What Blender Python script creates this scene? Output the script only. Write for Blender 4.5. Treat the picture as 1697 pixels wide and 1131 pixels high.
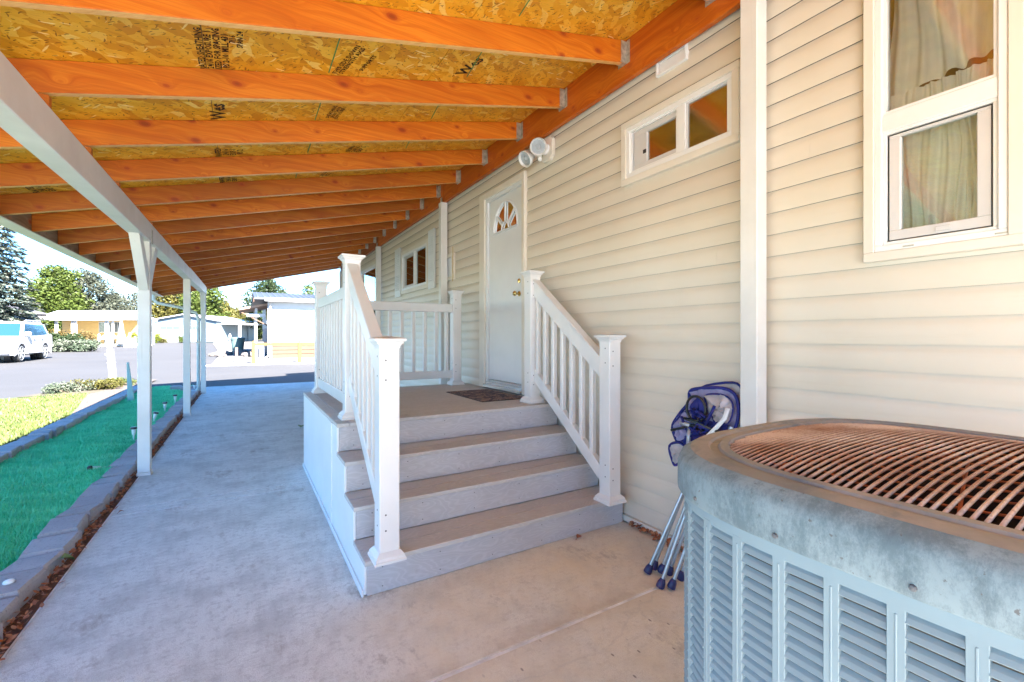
import bpy, math, random
from mathutils import Vector, Matrix
random.seed(7)
PI = math.pi
for o in list(bpy.data.objects): bpy.data.objects.remove(o)
sc = bpy.context.scene
COL = sc.collection

# ------------------------------------------------------------------ camera, sky, sun, exposure
CAMZ = 1.335
YAW = math.atan(443.5/739.0)
cam_d = bpy.data.cameras.new('camera'); cam = bpy.data.objects.new('camera', cam_d); COL.objects.link(cam)
cam.location = (0, 0, CAMZ); cam.rotation_euler = (PI/2, 0, -YAW)
cam_d.sensor_width = 36; cam_d.lens = 739.0/1697*36; cam_d.shift_y = -7.0/1697
cam_d.clip_start = 0.02; cam_d.clip_end = 2000
sc.camera = cam
SUN = Vector((0.30, -1.15, 1.0)).normalized()
w = bpy.data.worlds.new('World'); sc.world = w; w.use_nodes = True
wn = w.node_tree.nodes; wl = w.node_tree.links
bg = wn['Background']; sky = wn.new('ShaderNodeTexSky'); sky.sky_type = 'NISHITA'; sky.sun_disc = False
sky.sun_elevation = math.asin(SUN.z); sky.sun_rotation = math.atan2(SUN.x, SUN.y)
sky.air_density = 1.0; sky.dust_density = 0.0; sky.ozone_density = 2.0; sky.altitude = 2500
hs = wn.new('ShaderNodeHueSaturation'); hs.inputs['Saturation'].default_value = 1.3; wl.new(sky.outputs[0], hs.inputs['Color']); wl.new(hs.outputs[0], bg.inputs[0]); bg.inputs[1].default_value = 0.058
sl = bpy.data.lights.new('sun', 'SUN'); so = bpy.data.objects.new('sun', sl); COL.objects.link(so)
sl.energy = 4.2; sl.angle = math.radians(0.5); sl.color = (1.0, 0.95, 0.88)
so.rotation_euler = (-SUN).to_track_quat('-Z', 'Y').to_euler()
sc.view_settings.view_transform = 'Standard'; sc.view_settings.look = 'None'
sc.view_settings.exposure = 3.68; sc.view_settings.gamma = 1; sc.view_settings.use_curve_mapping = False
sc.render.engine = 'CYCLES'
sc.cycles.max_bounces = 10; sc.cycles.diffuse_bounces = 7; sc.cycles.glossy_bounces = 4
sc.cycles.transparent_max_bounces = 12; sc.cycles.sample_clamp_indirect = 6

# ------------------------------------------------------------------ object helpers
ORG = {}
def tag(o, label=None, cat=None, group=None, kind=None):
    if label: o['label'] = label
    if cat: o['category'] = cat
    if group: o['group'] = group
    if kind: o['kind'] = kind
    return o
def thing(name, loc, label, cat, group=None, rz=0):
    o = bpy.data.objects.new(name, None); COL.objects.link(o); o.location = loc; o.rotation_euler = (0, 0, rz)
    o.empty_display_size = 0.1
    ORG[o.name] = Vector(loc)
    return tag(o, label, cat, group)
class MB:
    def __init__(s): s.v = []; s.f = []
    def add(s, vs, fs):
        n = len(s.v); s.v += [tuple(v) for v in vs]; s.f += [tuple(i+n for i in f) for f in fs]; return s
    def box(s, x0, x1, y0, y1, z0, z1):
        return s.add([(x0,y0,z0),(x1,y0,z0),(x1,y1,z0),(x0,y1,z0),(x0,y0,z1),(x1,y0,z1),(x1,y1,z1),(x0,y1,z1)],
                     [(3,2,1,0),(4,5,6,7),(0,1,5,4),(1,2,6,5),(2,3,7,6),(3,0,4,7)])
    def obox(s, c, ux, uy, uz, hx, hy, hz):
        c = Vector(c); ux = Vector(ux).normalized(); uy = Vector(uy).normalized(); uz = Vector(uz).normalized()
        vs = [c+ux*hx*a+uy*hy*b+uz*hz*d for d in (-1,1) for a,b in ((-1,-1),(1,-1),(1,1),(-1,1))]
        return s.add(vs, [(3,2,1,0),(4,5,6,7),(0,1,5,4),(1,2,6,5),(2,3,7,6),(3,0,4,7)])
    def bar(s, p0, p1, w_, h_, up=(0,0,1)):
        p0 = Vector(p0); p1 = Vector(p1); d = (p1-p0); L = d.length; d.normalize()
        sx = d.cross(Vector(up)).normalized(); uz = sx.cross(d)
        return s.obox((p0+p1)/2, d, sx, uz, L/2, w_/2, h_/2)
    def tube(s, pts, r, n=8, cap=True):
        pts = [Vector(p) for p in pts]; rs = r if isinstance(r, (list, tuple)) else [r]*len(pts)
        rings = []; base = len(s.v); prev = None
        for i, p in enumerate(pts):
            d = (pts[min(i+1, len(pts)-1)]-pts[max(i-1, 0)]).normalized()
            if prev is None: prev = Vector((0,0,1)) if abs(d.z) < .9 else Vector((1,0,0))
            a = (prev - d*prev.dot(d)).normalized(); prev = a; b = d.cross(a)
            s.v += [tuple(p+(a*math.cos(2*PI*k/n)+b*math.sin(2*PI*k/n))*rs[i]) for k in range(n)]
        for i in range(len(pts)-1):
            for k in range(n):
                s.f.append((base+i*n+k, base+i*n+(k+1)%n, base+(i+1)*n+(k+1)%n, base+(i+1)*n+k))
        if cap:
            s.f.append(tuple(base+k for k in range(n))[::-1]); s.f.append(tuple(base+(len(pts)-1)*n+k for k in range(n)))
        return s
    def prism(s, poly, fn, a0, a1):      # poly of 2d points, fn(u,v,a) -> 3d
        n = len(poly); vs = [fn(u, v, a0) for u, v in poly]+[fn(u, v, a1) for u, v in poly]
        fs = [tuple(range(n))[::-1], tuple(range(n, 2*n))]+[(i, (i+1) % n, n+(i+1) % n, n+i) for i in range(n)]
        return s.add(vs, fs)
    def lathe(s, prof, c, n=20, axis=None):  # prof [(r,h)], closed where r==0
        c = Vector(c); ax = Vector(axis or (0,0,1)).normalized()
        a = Vector((1,0,0)) if abs(ax.x) < .9 else Vector((0,1,0)); a = (a-ax*a.dot(ax)).normalized(); b = ax.cross(a)
        base = len(s.v)
        for r, h in prof: s.v += [tuple(c+ax*h+(a*math.cos(2*PI*k/n)+b*math.sin(2*PI*k/n))*r) for k in range(n)]
        for i in range(len(prof)-1):
            for k in range(n): s.f.append((base+i*n+k, base+i*n+(k+1) % n, base+(i+1)*n+(k+1) % n, base+(i+1)*n+k))
        return s
    def sph(s, c, r, n=12, m=8, sc_=(1,1,1)):
        prof = [(math.sin(PI*j/m), -math.cos(PI*j/m)) for j in range(m+1)]
        base = len(s.v)
        for pr, ph in prof: s.v += [(c[0]+r*sc_[0]*pr*math.cos(2*PI*k/n), c[1]+r*sc_[1]*pr*math.sin(2*PI*k/n), c[2]+r*sc_[2]*ph) for k in range(n)]
        for i in range(m):
            for k in range(n): s.f.append((base+i*n+k, base+i*n+(k+1) % n, base+(i+1)*n+(k+1) % n, base+(i+1)*n+k))
        return s
    def build(s, name, m, parent=None, smooth=None, bevel=0, seg=2, loc=None, **kw):
        org = Vector((0,0,0))
        if parent is not None: org = ORG.get(parent.name, Vector((0,0,0))).copy()
        elif loc is not None: org = Vector(loc)
        me = bpy.data.meshes.new(name)
        me.from_pydata([(v[0]-org.x, v[1]-org.y, v[2]-org.z) for v in s.v], [], s.f)
        me.materials.append(m); me.validate(); me.update()
        o = bpy.data.objects.new(name, me); COL.objects.link(o)
        if parent is not None: o.parent = parent
        else: o.location = org
        ORG[o.name] = org
        if smooth is not None:
            me.polygons.foreach_set('use_smooth', [True]*len(me.polygons))
            if smooth < 180:
                try: me.set_sharp_from_angle(angle=math.radians(smooth))
                except Exception: pass
        if bevel:
            b = o.modifiers.new('bevel', 'BEVEL'); b.width = bevel; b.segments = seg; b.limit_method = 'ANGLE'; b.angle_limit = math.radians(40)
        if kw: tag(o, **kw)
        return o
def dup(o, parent, loc=None, rot=None, dloc=None):
    c = o.copy(); COL.objects.link(c); c.parent = parent
    if loc is not None: c.location = loc
    if dloc is not None: c.location = o.location+Vector(dloc)
    if rot is not None: c.rotation_euler = rot
    ORG[c.name] = ORG.get(parent.name, Vector((0,0,0))).copy() if parent else Vector(c.location)
    return c
def copy_tree(o, parent=None):
    c = o.copy(); COL.objects.link(c); c.parent = parent
    for ch in o.children: copy_tree(ch, c)
    return c
def at(u, D, z=0):      # a distance D down the street along bearing u, as a world point
    r = (u-848.5)/739.0*D; c, s = math.cos(YAW), math.sin(YAW)
    return Vector((r*c+D*s, D*c-r*s, z))
def gz(y): return 0.0 if y < 15 else min(0.78, 0.012*(y-15))

# ------------------------------------------------------------------ material helpers
class NT:
    def __init__(s, name):
        s.m = bpy.data.materials.new(name); s.m.use_nodes = True; s.t = s.m.node_tree; s.n = s.t.nodes; s.l = s.t.links
        s.b = s.n['Principled BSDF']; s.out = s.n['Material Output']
        s.tc = s.n.new('ShaderNodeTexCoord'); s.co = s.tc.outputs['Object']
    def node(s, ty, **k):
        nd = s.n.new(ty)
        for a, v in k.items(): setattr(nd, a, v)
        return nd
    def link(s, a, b): s.l.new(a, b)
    def val(s, inp, v):
        if isinstance(v, (int, float, tuple, list)): inp.default_value = v
        else: s.l.new(v, inp)
    def mapping(s, sc_=(1,1,1), rot=(0,0,0), loc=(0,0,0), co=None):
        nd = s.node('ShaderNodeMapping'); s.link(co or s.co, nd.inputs[0]); nd.inputs['Location'].default_value = loc
        nd.inputs['Rotation'].default_value = rot; nd.inputs['Scale'].default_value = sc_; return nd.outputs[0]
    def noise(s, scale=5, detail=3, rough=.5, co=None, dist=0):
        nd = s.node('ShaderNodeTexNoise'); s.link(co or s.co, nd.inputs['Vector']); nd.inputs['Scale'].default_value = scale
        nd.inputs['Detail'].default_value = detail; nd.inputs['Roughness'].default_value = rough; nd.inputs['Distortion'].default_value = dist
        return nd.outputs[0]
    def voro(s, scale=5, co=None, feature='F1', out='Distance', rnd=1):
        nd = s.node('ShaderNodeTexVoronoi', feature=feature); s.link(co or s.co, nd.inputs['Vector']); nd.inputs['Scale'].default_value = scale
        nd.inputs['Randomness'].default_value = rnd; return nd.outputs[out]
    def ramp(s, fac, stops, interp='LINEAR'):
        nd = s.node('ShaderNodeValToRGB'); nd.color_ramp.interpolation = interp; e = nd.color_ramp.elements
        while len(e) < len(stops): e.new(.5)
        for el, (p, c) in zip(e, stops):
            el.position = p; el.color = (c, c, c, 1) if isinstance(c, (int, float)) else (*c, 1)
        s.link(fac, nd.inputs[0]); return nd.outputs[0]
    def mix(s, fac, a, b, mode='MIX'):
        nd = s.node('ShaderNodeMix', data_type='RGBA', blend_type=mode)
        s.val(nd.inputs[0], fac)
        for i, v in ((6, a), (7, b)):
            if isinstance(v, (tuple, list)): nd.inputs[i].default_value = (*v, 1) if len(v) == 3 else v
            else: s.l.new(v, nd.inputs[i])
        return nd.outputs[2]
    def math(s, op, a, b=0, c=None):
        nd = s.node('ShaderNodeMath', operation=op); s.val(nd.inputs[0], a); s.val(nd.inputs[1], b)
        if c is not None: s.val(nd.inputs[2], c)
        return nd.outputs[0]
    def rand(s): return s.node('ShaderNodeObjectInfo').outputs['Random']
    def rndco(s, amt=40, co=None):   # object coordinates shifted per object
        r = s.rand(); cb = s.node('ShaderNodeCombineXYZ'); m_ = s.math('MULTIPLY', r, amt)
        for i in range(3): s.link(m_, cb.inputs[i])
        ad = s.node('ShaderNodeVectorMath', operation='ADD'); s.link(co or s.co, ad.inputs[0]); s.link(cb.outputs[0], ad.inputs[1]); return ad.outputs[0]
    def sep(s, co=None):
        nd = s.node('ShaderNodeSeparateXYZ'); s.link(co or s.co, nd.inputs[0]); return nd.outputs
    def comb(s, x, y, z):
        nd = s.node('ShaderNodeCombineXYZ')
        for i, v in enumerate((x, y, z)): s.val(nd.inputs[i], v)
        return nd.outputs[0]
    def fin(s, col=None, rough=.6, bump=None, bs=.3, bd=.01, metal=0, spec=.5, coat=0):
        if col is not None:
            if isinstance(col, tuple): s.b.inputs['Base Color'].default_value = (*col, 1)
            else: s.link(col, s.b.inputs['Base Color'])
        s.val(s.b.inputs['Roughness'], rough); s.b.inputs['Metallic'].default_value = metal
        s.b.inputs['Specular IOR Level'].default_value = spec; s.b.inputs['Coat Weight'].default_value = coat
        if bump is not None:
            nd = s.node('ShaderNodeBump'); nd.inputs['Strength'].default_value = bs; nd.inputs['Distance'].default_value = bd
            s.link(bump, nd.inputs['Height']); s.link(nd.outputs[0], s.b.inputs['Normal'])
        return s.m
def plain(name, col, rough=.6, var=.12, scale=3, metal=0, bs=.1, spec=.5, dirt=None):
    t = NT(name); n = t.noise(scale, 5, .6, co=t.rndco(20))
    c = t.mix(t.ramp(n, [(.3, 0), (.7, 1)]), tuple(x*(1-var) for x in col), tuple(min(1, x*(1+var)) for x in col))
    if dirt:
        d = t.ramp(t.noise(scale*2.3, 6, .7, co=t.rndco(31)), [(.55, 0), (.75, .5)]); c = t.mix(d, c, dirt)
    return t.fin(c, rough, t.noise(60, 3), bs, .002, metal, spec)

M = {}
# vinyl siding
t = NT('siding'); n = t.noise(.9, 5, .6); c = t.mix(t.ramp(n, [(.3, 0), (.7, 1)]), (.66, .59, .49), (.72, .655, .56))
st = t.noise(5, 6, .7, co=t.mapping((.4, .25, 3), co=t.rndco(9))); c = t.mix(t.ramp(st, [(.55, 0), (.8, .35)]), c, (.58, .48, .37))
grain = t.noise(40, 3, .6, co=t.mapping((1, .06, 1.6))); M['siding'] = t.fin(c, .42, t.math('ADD', grain, t.math('MULTIPLY', t.noise(2.5, 3), 6.0)), .10, .003)
M['trim'] = plain('cream_trim', (.74, .69, .61), .45, .06)
t = NT('white_vinyl'); n = t.noise(2.2, 5, .6, co=t.rndco(13)); c = t.mix(t.ramp(n, [(.35, 0), (.7, 1)]), (.70, .69, .69), (.78, .77, .77))
sp = t.ramp(t.noise(14, 6, .75, co=t.rndco(5)), [(.66, 0), (.8, .35)]); c = t.mix(sp, c, (.55, .52, .47)); M['vinyl'] = t.fin(c, .28, t.noise(30, 2), .04, .002)
t = NT('white_paint_wood'); g = t.noise(22, 4, .6, co=t.mapping((1, 1, .05), co=t.rndco(7))); n = t.noise(2.5, 5, .6, co=t.rndco(17))
c = t.mix(t.ramp(n, [(.3, 0), (.75, 1)]), (.66, .645, .62), (.78, .77, .75)); c = t.mix(t.ramp(g, [(.62, 0), (.8, .4)]), c, (.50, .47, .43))
M['paintwood'] = t.fin(c, .55, g, .35, .003)
t = NT('white_paint_beam'); g = t.noise(22, 4, .6, co=t.mapping((1, .05, 1), co=t.rndco(7))); n = t.noise(2.5, 5, .6)
c = t.mix(t.ramp(n, [(.3, 0), (.75, 1)]), (.64, .62, .60), (.77, .76, .74)); M['paintbeam'] = t.fin(c, .5, g, .3, .003)
M['white'] = plain('window_white', (.80, .80, .80), .3, .04)
M['doorwhite'] = plain('door_white', (.74, .76, .78), .45, .05, 1.5)
M['greyframe'] = plain('aluminium_sash', (.62, .60, .60), .4, .06)
M['black'] = plain('black_plastic', (.02, .02, .022), .4)
M['dark'] = plain('dark_interior', (.10, .09, .08), .8)
M['galv'] = plain('galvanised_steel', (.50, .48, .42), .45, .35, 30, metal=.6)
M['brass'] = plain('brass', (.7, .5, .2), .25, metal=1)
M['screw'] = plain('screw_heads', (.10, .10, .11), .5)

# orange wood: grain along local X (rafters) or local Y (ledger)
def wood(name, ax, base, lo, hi):
    t = NT(name); r = t.rndco(37); x, y, z = t.sep(r)
    a = x if ax == 'x' else y; b = y if ax == 'x' else x
    s_ = t.node('ShaderNodeMath', operation='ADD'); t.link(z, s_.inputs[0]); t.link(t.math('MULTIPLY', b, .35), s_.inputs[1]); across = s_.outputs[0]
    kc = t.comb(t.math('MULTIPLY', a, 3.6), t.math('MULTIPLY', across, 6.2), 0.0)
    kv = t.node('ShaderNodeTexVoronoi', feature='F1', voronoi_dimensions='2D'); t.link(kc, kv.inputs['Vector']); kv.inputs['Scale'].default_value = 1.0
    kd = kv.outputs['Distance']; ksz = t.sep(kv.outputs['Color'])[0]
    kf = t.math('SUBTRACT', t.math('MULTIPLY', t.math('SUBTRACT', ksz, .44), .22), kd)     # some cells only
    bulge = t.math('MULTIPLY', t.math('POWER', 2.718, t.math('MULTIPLY', kd, -5.5)), .11)
    g1 = t.comb(t.math('MULTIPLY', a, .8), 0.0, t.math('MULTIPLY', t.math('ADD', across, bulge), 26.0))
    big = t.noise(1.0, 3, .55, co=g1, dist=.6)
    g2 = t.comb(t.math('MULTIPLY', a, 2.5), t.math('MULTIPLY', b, 30.0), t.math('MULTIPLY', across, 130.0)); fine = t.noise(1.0, 3, .6, co=g2)
    c = t.ramp(big, [(.30, lo), (.48, base), (.60, hi), (.72, base)])
    c = t.mix(t.ramp(fine, [(.45, 0), (.75, .6)]), c, tuple(v*.8 for v in lo))
    blot = t.noise(1.3, 3, .5, co=r); c = t.mix(t.ramp(blot, [(.45, 0), (.75, .45)]), c, tuple(v*.6 for v in lo))
    hv = t.node('ShaderNodeHueSaturation'); t.link(c, hv.inputs['Color']); hv.inputs['Saturation'].default_value = 1.0
    t.link(t.math('ADD', .60, t.math('MULTIPLY', t.rand(), .42)), hv.inputs['Value']); c = hv.outputs[0]
    c = t.mix(t.ramp(kf, [(0, 0), (.02, .85)]), c, (.30, .03, .006)); c = t.mix(t.ramp(kf, [(.045, 0), (.06, .8)]), c, (.09, .012, .004))
    halo = t.ramp(t.math('ADD', kf, .09), [(0, 0), (.09, .55)]); c = t.mix(halo, c, (.42, .07, .008))
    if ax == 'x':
        nz = t.sep(t.node('ShaderNodeNewGeometry').outputs['Normal'])[2]; c = t.mix(t.math('MULTIPLY', t.math('LESS_THAN', nz, -.8), .75), c, t.mix(t.ramp(fine, [(.4, 0), (.7, 1)]), (.86, .56, .20), (.74, .42, .12)))  # undersides paler: light bounced up from the ground, painted into the wood colour
    return t.fin(c, .5, fine, .15, .002)
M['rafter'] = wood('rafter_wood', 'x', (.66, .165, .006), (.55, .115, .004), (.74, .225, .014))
M['ledger'] = wood('ledger_wood', 'y', (.56, .12, .005), (.48, .088, .003), (.64, .16, .009))

# oriented strand board
t = NT('osb'); r = t.co
dn = t.node('ShaderNodeTexNoise'); t.link(r, dn.inputs['Vector']); dn.inputs['Scale'].default_value = 9; dn.inputs['Detail'].default_value = 3
vm = t.node('ShaderNodeVectorMath', operation='MULTIPLY_ADD'); t.link(dn.outputs['Color'], vm.inputs[0]); vm.inputs[1].default_value = (.05, .05, 0); t.link(r, vm.inputs[2]); dist = vm.outputs[0]
def flakes(rot, sx, sy, sc_, off):
    r0 = t.mapping((1, 1, 0), (0, 0, rot), (off, off*.7, 0), co=dist); co = t.mapping((sx, sy, 0), co=r0)
    nd = t.node('ShaderNodeTexVoronoi', feature='F1', voronoi_dimensions='2D'); t.link(co, nd.inputs['Vector']); nd.inputs['Scale'].default_value = sc_
    return nd
def one(v, k=0): return t.sep(v.outputs['Color'])[k]
layers = [flakes(.35, .35, 1, 26, 0), flakes(1.35, .33, 1, 28, 3), flakes(-.5, .3, 1, 24, 7), flakes(2.2, .35, 1, 27, 13)]
acc = one(layers[0])
for k, lv_ in enumerate(layers[1:]):          # each layer lies over the last where its own flake says so
    f_ = t.ramp(one(lv_, 1), [(.55, 0), (.57, 1)]); acc = t.mix(f_, acc, one(lv_))
c = t.ramp(acc, [(0, (.62, .25, .007)), (.35, (.76, .36, .010)), (.65, (.84, .43, .018)), (.92, (.88, .52, .05)), (1, (.92, .66, .16))])
c = t.mix(t.ramp(t.noise(1.6, 4, .6), [(.35, 0), (.7, .45)]), c, (.64, .27, .018))
fib = t.noise(1, 3, .7, co=t.mapping((26, 150, 1), (0, 0, .4), co=dist)); c = t.mix(t.ramp(fib, [(.5, 0), (.75, .3)]), c, (.45, .19, .015))
def chips(rot, sx, sc_, off, thr, col, k, am=.8):
    global c
    v = flakes(rot, sx, 1, sc_, off); f_ = t.ramp(t.math('SUBTRACT', one(v, k), t.math('MULTIPLY', v.outputs['Distance'], 1.5)), [(thr, 0), (thr+.035, am)]); c = t.mix(f_, c, col)
chips(.4, .30, 62, 21, .62, (.15, .05, .008), 1); chips(-.7, .35, 75, 5, .66, (.17, .05, .008), 2); chips(1.4, .22, 50, 9, .70, (.22, .07, .01), 0)
chips(.9, .13, 34, 31, .74, (.90, .70, .28), 1); chips(-.3, .12, 30, 41, .76, (.95, .80, .42), 2)
M['osb'] = t.fin(c, .55, acc, .3, .003)
M['ink'] = plain('stamp_ink', (.03, .012, .006), .7); M['chalk'] = plain('green_marking', (.10, .30, .10), .7)

# composite decking
def deck(name, ax, a, b):
    t = NT(name); r = t.rndco(21); x, y, z = t.sep(r)
    n = t.noise(1.8, 5, .65, co=r); c = t.mix(t.ramp(n, [(.3, 0), (.72, 1)]), a, b)
    al = x; ac = t.math('ADD', y, z)
    wv = t.noise(1.0, 2, .5, co=t.comb(t.math('MULTIPLY', al, 2.2), 0.0, t.math('MULTIPLY', ac, 7.0)))
    rings = t.math('SINE', t.math('MULTIPLY', wv, 130.0)); rf = t.ramp(rings, [(.0, 0), (1, 1)])
    fine = t.noise(1.0, 3, .7, co=t.comb(t.math('MULTIPLY', al, 12.0), t.math('MULTIPLY', y, 260.0), t.math('MULTIPLY', z, 260.0)))
    c = t.mix(t.math('MULTIPLY', rf, .16), c, tuple(min(1, v*1.5) for v in b)); c = t.mix(t.ramp(fine, [(.45, 0), (.7, .22)]), c, tuple(v*.55 for v in a))
    spots = t.ramp(t.noise(3.1, 4, .7, co=r), [(.66, 0), (.78, .5)]); c = t.mix(spots, c, tuple(v*.5 for v in (a[0]*1.1, a[1], a[2]*.9)))
    return t.fin(c, .6, t.math('ADD', fine, t.math('MULTIPLY', rf, .7)), .25, .002)
M['tread'] = deck('composite_tread', 'x', (.47, .445, .435), (.56, .535, .525)); M['riser'] = deck('riser_blue_lit', 'x', (.44, .435, .47), (.52, .515, .545))  # risers: same composite as the treads, bluish light put into the colour

# concrete
t = NT('concrete'); big = t.noise(.55, 5, .6); mid = t.noise(3.3, 6, .7); fine = t.noise(260, 4, .75); brush = t.noise(75, 4, .7, co=t.mapping((.06, 1, 1)))
c = t.mix(t.ramp(big, [(.35, 0), (.68, 1)]), (.66, .675, .64), (.86, .87, .84)); c = t.mix(t.ramp(mid, [(.45, 0), (.66, .75)]), c, (.46, .47, .45)); c = t.mix(t.ramp(t.noise(26, 6, .8), [(.50, 0), (.62, .6)]), c, (.42, .42, .40))
c = t.mix(t.ramp(t.noise(1.4, 6, .75), [(.6, 0), (.72, .5)]), c, (.66, .64, .61))
c = t.mix(t.ramp(fine, [(.38, .85), (.50, 0)]), c, (.38, .36, .345)); c = t.mix(t.ramp(t.voro(55), [(.05, .45), (.12, 0)]), c, (.30, .28, .27)); c = t.mix(t.ramp(brush, [(.52, 0), (.70, .22)]), c, (.40, .37, .34))
x, y, z = t.sep()
warm_bounce = t.math('MULTIPLY', t.math('MULTIPLY', t.ramp(x, [(.15, 0), (.7, 1)]), t.ramp(t.math('MULTIPLY', y, .1), [(.21, 1), (.26, 0)])), t.ramp(t.noise(2, 5, .7), [(.35, .35), (.7, 1)]))
c = t.mix(t.math('MULTIPLY', warm_bounce, .75), c, (.80, .68, .48))  # warm bounced light painted into the near right part of the slab
c = t.mix(t.ramp(t.noise(2.6, 8, .8, co=t.mapping((1, .5, 1))), [(.56, 0), (.66, .75)]), c, (.34, .30, .26)); c = t.mix(t.ramp(t.noise(1.1, 7, .8, co=t.mapping((.7, 2.2, 1), loc=(5, 2, 0))), [(.62, 0), (.70, .6)]), c, (.80, .80, .79))
pit = t.node('ShaderNodeTexVoronoi', feature='F1'); t.link(t.mapping((30, 14, 1), (0, 0, .6)), pit.inputs['Vector']); pit.inputs['Scale'].default_value = 1.0
pz = t.math('MULTIPLY', t.ramp(x, [(.7, 0), (1.0, 1)]), t.ramp(t.math('MULTIPLY', y, .1), [(.155, 1), (.172, 0)])); pz = t.math('MULTIPLY', pz, t.ramp(t.sep(pit.outputs['Color'])[0], [(.55, 0), (.6, 1)]))
c = t.mix(t.math('MULTIPLY', pz, t.ramp(pit.outputs['Distance'], [(.10, .8), (.17, 0)])), c, (.16, .13, .11))
jn = t.math('ABSOLUTE', t.math('SUBTRACT', t.math('ADD', y, t.math('MULTIPLY', t.math('SUBTRACT', t.noise(3, 4), .5), .10)), 1.66)); c = t.mix(t.math('MULTIPLY', t.ramp(jn, [(.0, .65), (.10, 0)]), t.ramp(t.noise(5, 6, .8), [(.4, .2), (.6, 1)])), c, (.50, .40, .30))
wv = t.node('ShaderNodeTexVoronoi', feature='DISTANCE_TO_EDGE'); dn = t.node('ShaderNodeTexNoise'); dn.inputs['Scale'].default_value = 2.2; dn.inputs['Detail'].default_value = 5
t.link(t.co, dn.inputs['Vector']); vm = t.node('ShaderNodeVectorMath', operation='MULTIPLY_ADD'); t.link(dn.outputs['Color'], vm.inputs[0]); vm.inputs[1].default_value = (.5, .5, .0); t.link(t.co, vm.inputs[2])
t.link(vm.outputs[0], wv.inputs['Vector']); wv.inputs['Scale'].default_value = .42
cr = t.ramp(wv.outputs[0], [(0, 1), (.0016, 0)]); c = t.mix(t.math('MULTIPLY', cr, .16), c, (.30, .28, .27))
M['concrete'] = t.fin(c, .8, t.math('ADD', fine, t.math('MULTIPLY', brush, .5)), .16, .001)
t = NT('asphalt'); c = t.mix(t.ramp(t.noise(.25, 5, .6), [(.35, 0), (.7, 1)]), (.036, .035, .038), (.050, .048, .050)); c = t.mix(t.ramp(t.noise(120, 3, .6), [(.4, 0), (.7, .5)]), c, (.07, .068, .068))
sv = t.ramp(t.noise(1, 4, .6, co=t.mapping((.05, .9, 1))), [(.6, 0), (.66, .3)]); c = t.mix(sv, c, (.05, .05, .055)); M['asphalt'] = t.fin(c, .85, t.noise(150, 2), .3, .004)
t = NT('gravel_bed'); v = t.voro(38); c = t.ramp(t.sep(t.voro(38, out='Color'))[0], [(0, (.09, .085, .08)), (.5, (.15, .14, .13)), (1, (.22, .205, .19))]); M['gravel'] = t.fin(c, .9, v, .8, .02)
t = NT('pink_gravel'); v = t.voro(45); c = t.ramp(t.sep(t.voro(45, out='Color'))[0], [(0, (.06, .042, .035)), (.5, (.10, .075, .065)), (1, (.14, .11, .10))]); M['pinkgravel'] = t.fin(c, .9, v, .8, .01)
t = NT('ground_soil'); c = t.mix(t.noise(.5, 6, .7), (.06, .052, .035), (.09, .075, .052)); M['soil'] = t.fin(c, .95, t.noise(25, 5), .8, .02)
t = NT('dirt_gap'); c = t.mix(t.noise(30, 5, .7), (.09, .035, .02), (.20, .085, .05)); M['dirt'] = t.fin(c, .95, t.noise(60, 5), .8, .01)
t = NT('lawn_soil'); c = t.mix(t.noise(1.2, 6, .7), (.05, .075, .015), (.085, .11, .03)); M['lawnbase'] = t.fin(c, .95, t.noise(40, 5), .8, .02)
t = NT('grass_blades'); c = t.mix(t.ramp(t.noise(1.4, 5, .7), [(.3, 0), (.7, 1)]), (.055, .085, .014), (.10, .125, .03)); c = t.mix(t.ramp(t.noise(60, 2), [(.5, 0), (.7, .5)]), c, (.15, .16, .06)); M['grass'] = t.fin(c, .6)
t = NT('turf_base'); c = t.mix(t.noise(3, 5, .6), (.07, .60, .26), (.11, .70, .32)); M['turfbase'] = t.fin(c, .8, t.noise(40, 4), .8, .01)
t = NT('turf_blades'); n = t.noise(2.2, 5, .7); c = t.mix(t.ramp(n, [(.3, 0), (.7, 1)]), (.07, .58, .29), (.20, .82, .48))
sw = t.noise(1, 3, .6, co=t.mapping((1.2, 7, 1), (0, 0, .25))); c = t.mix(t.ramp(sw, [(.5, 0), (.72, .55)]), c, (.38, .88, .56)); M['turf'] = t.fin(c, .45)
t = NT('stone_block'); r = t.rndco(50); c = t.mix(t.ramp(t.noise(3, 5, .65, co=r), [(.3, 0), (.7, 1)]), (.36, .325, .335), (.50, .46, .46)); c = t.mix(t.ramp(t.noise(70, 4, .7, co=r), [(.55, 0), (.7, .6)]), c, (.14, .11, .10))
c = t.mix(t.math('MULTIPLY', t.rand(), .35), c, (.22, .16, .15)); M['stone'] = t.fin(c, .85, t.noise(45, 5, .7, co=r), .7, .006)
t = NT('rock'); c = t.mix(t.noise(3, 6, .7, co=t.rndco(50)), (.09, .075, .07), (.18, .16, .15)); M['rock'] = t.fin(c, .9, t.noise(9, 6), .8, .03)
t = NT('dry_leaves'); c = t.ramp(t.noise(25, 2, .6), [(.3, (.17, .045, .018)), (.5, (.38, .13, .05)), (.7, (.55, .26, .13))]); M['dryleaf'] = t.fin(c, .6)
M['greenleaf'] = plain('fallen_green_leaf', (.20, .28, .10), .5, .3, 12)

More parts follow.
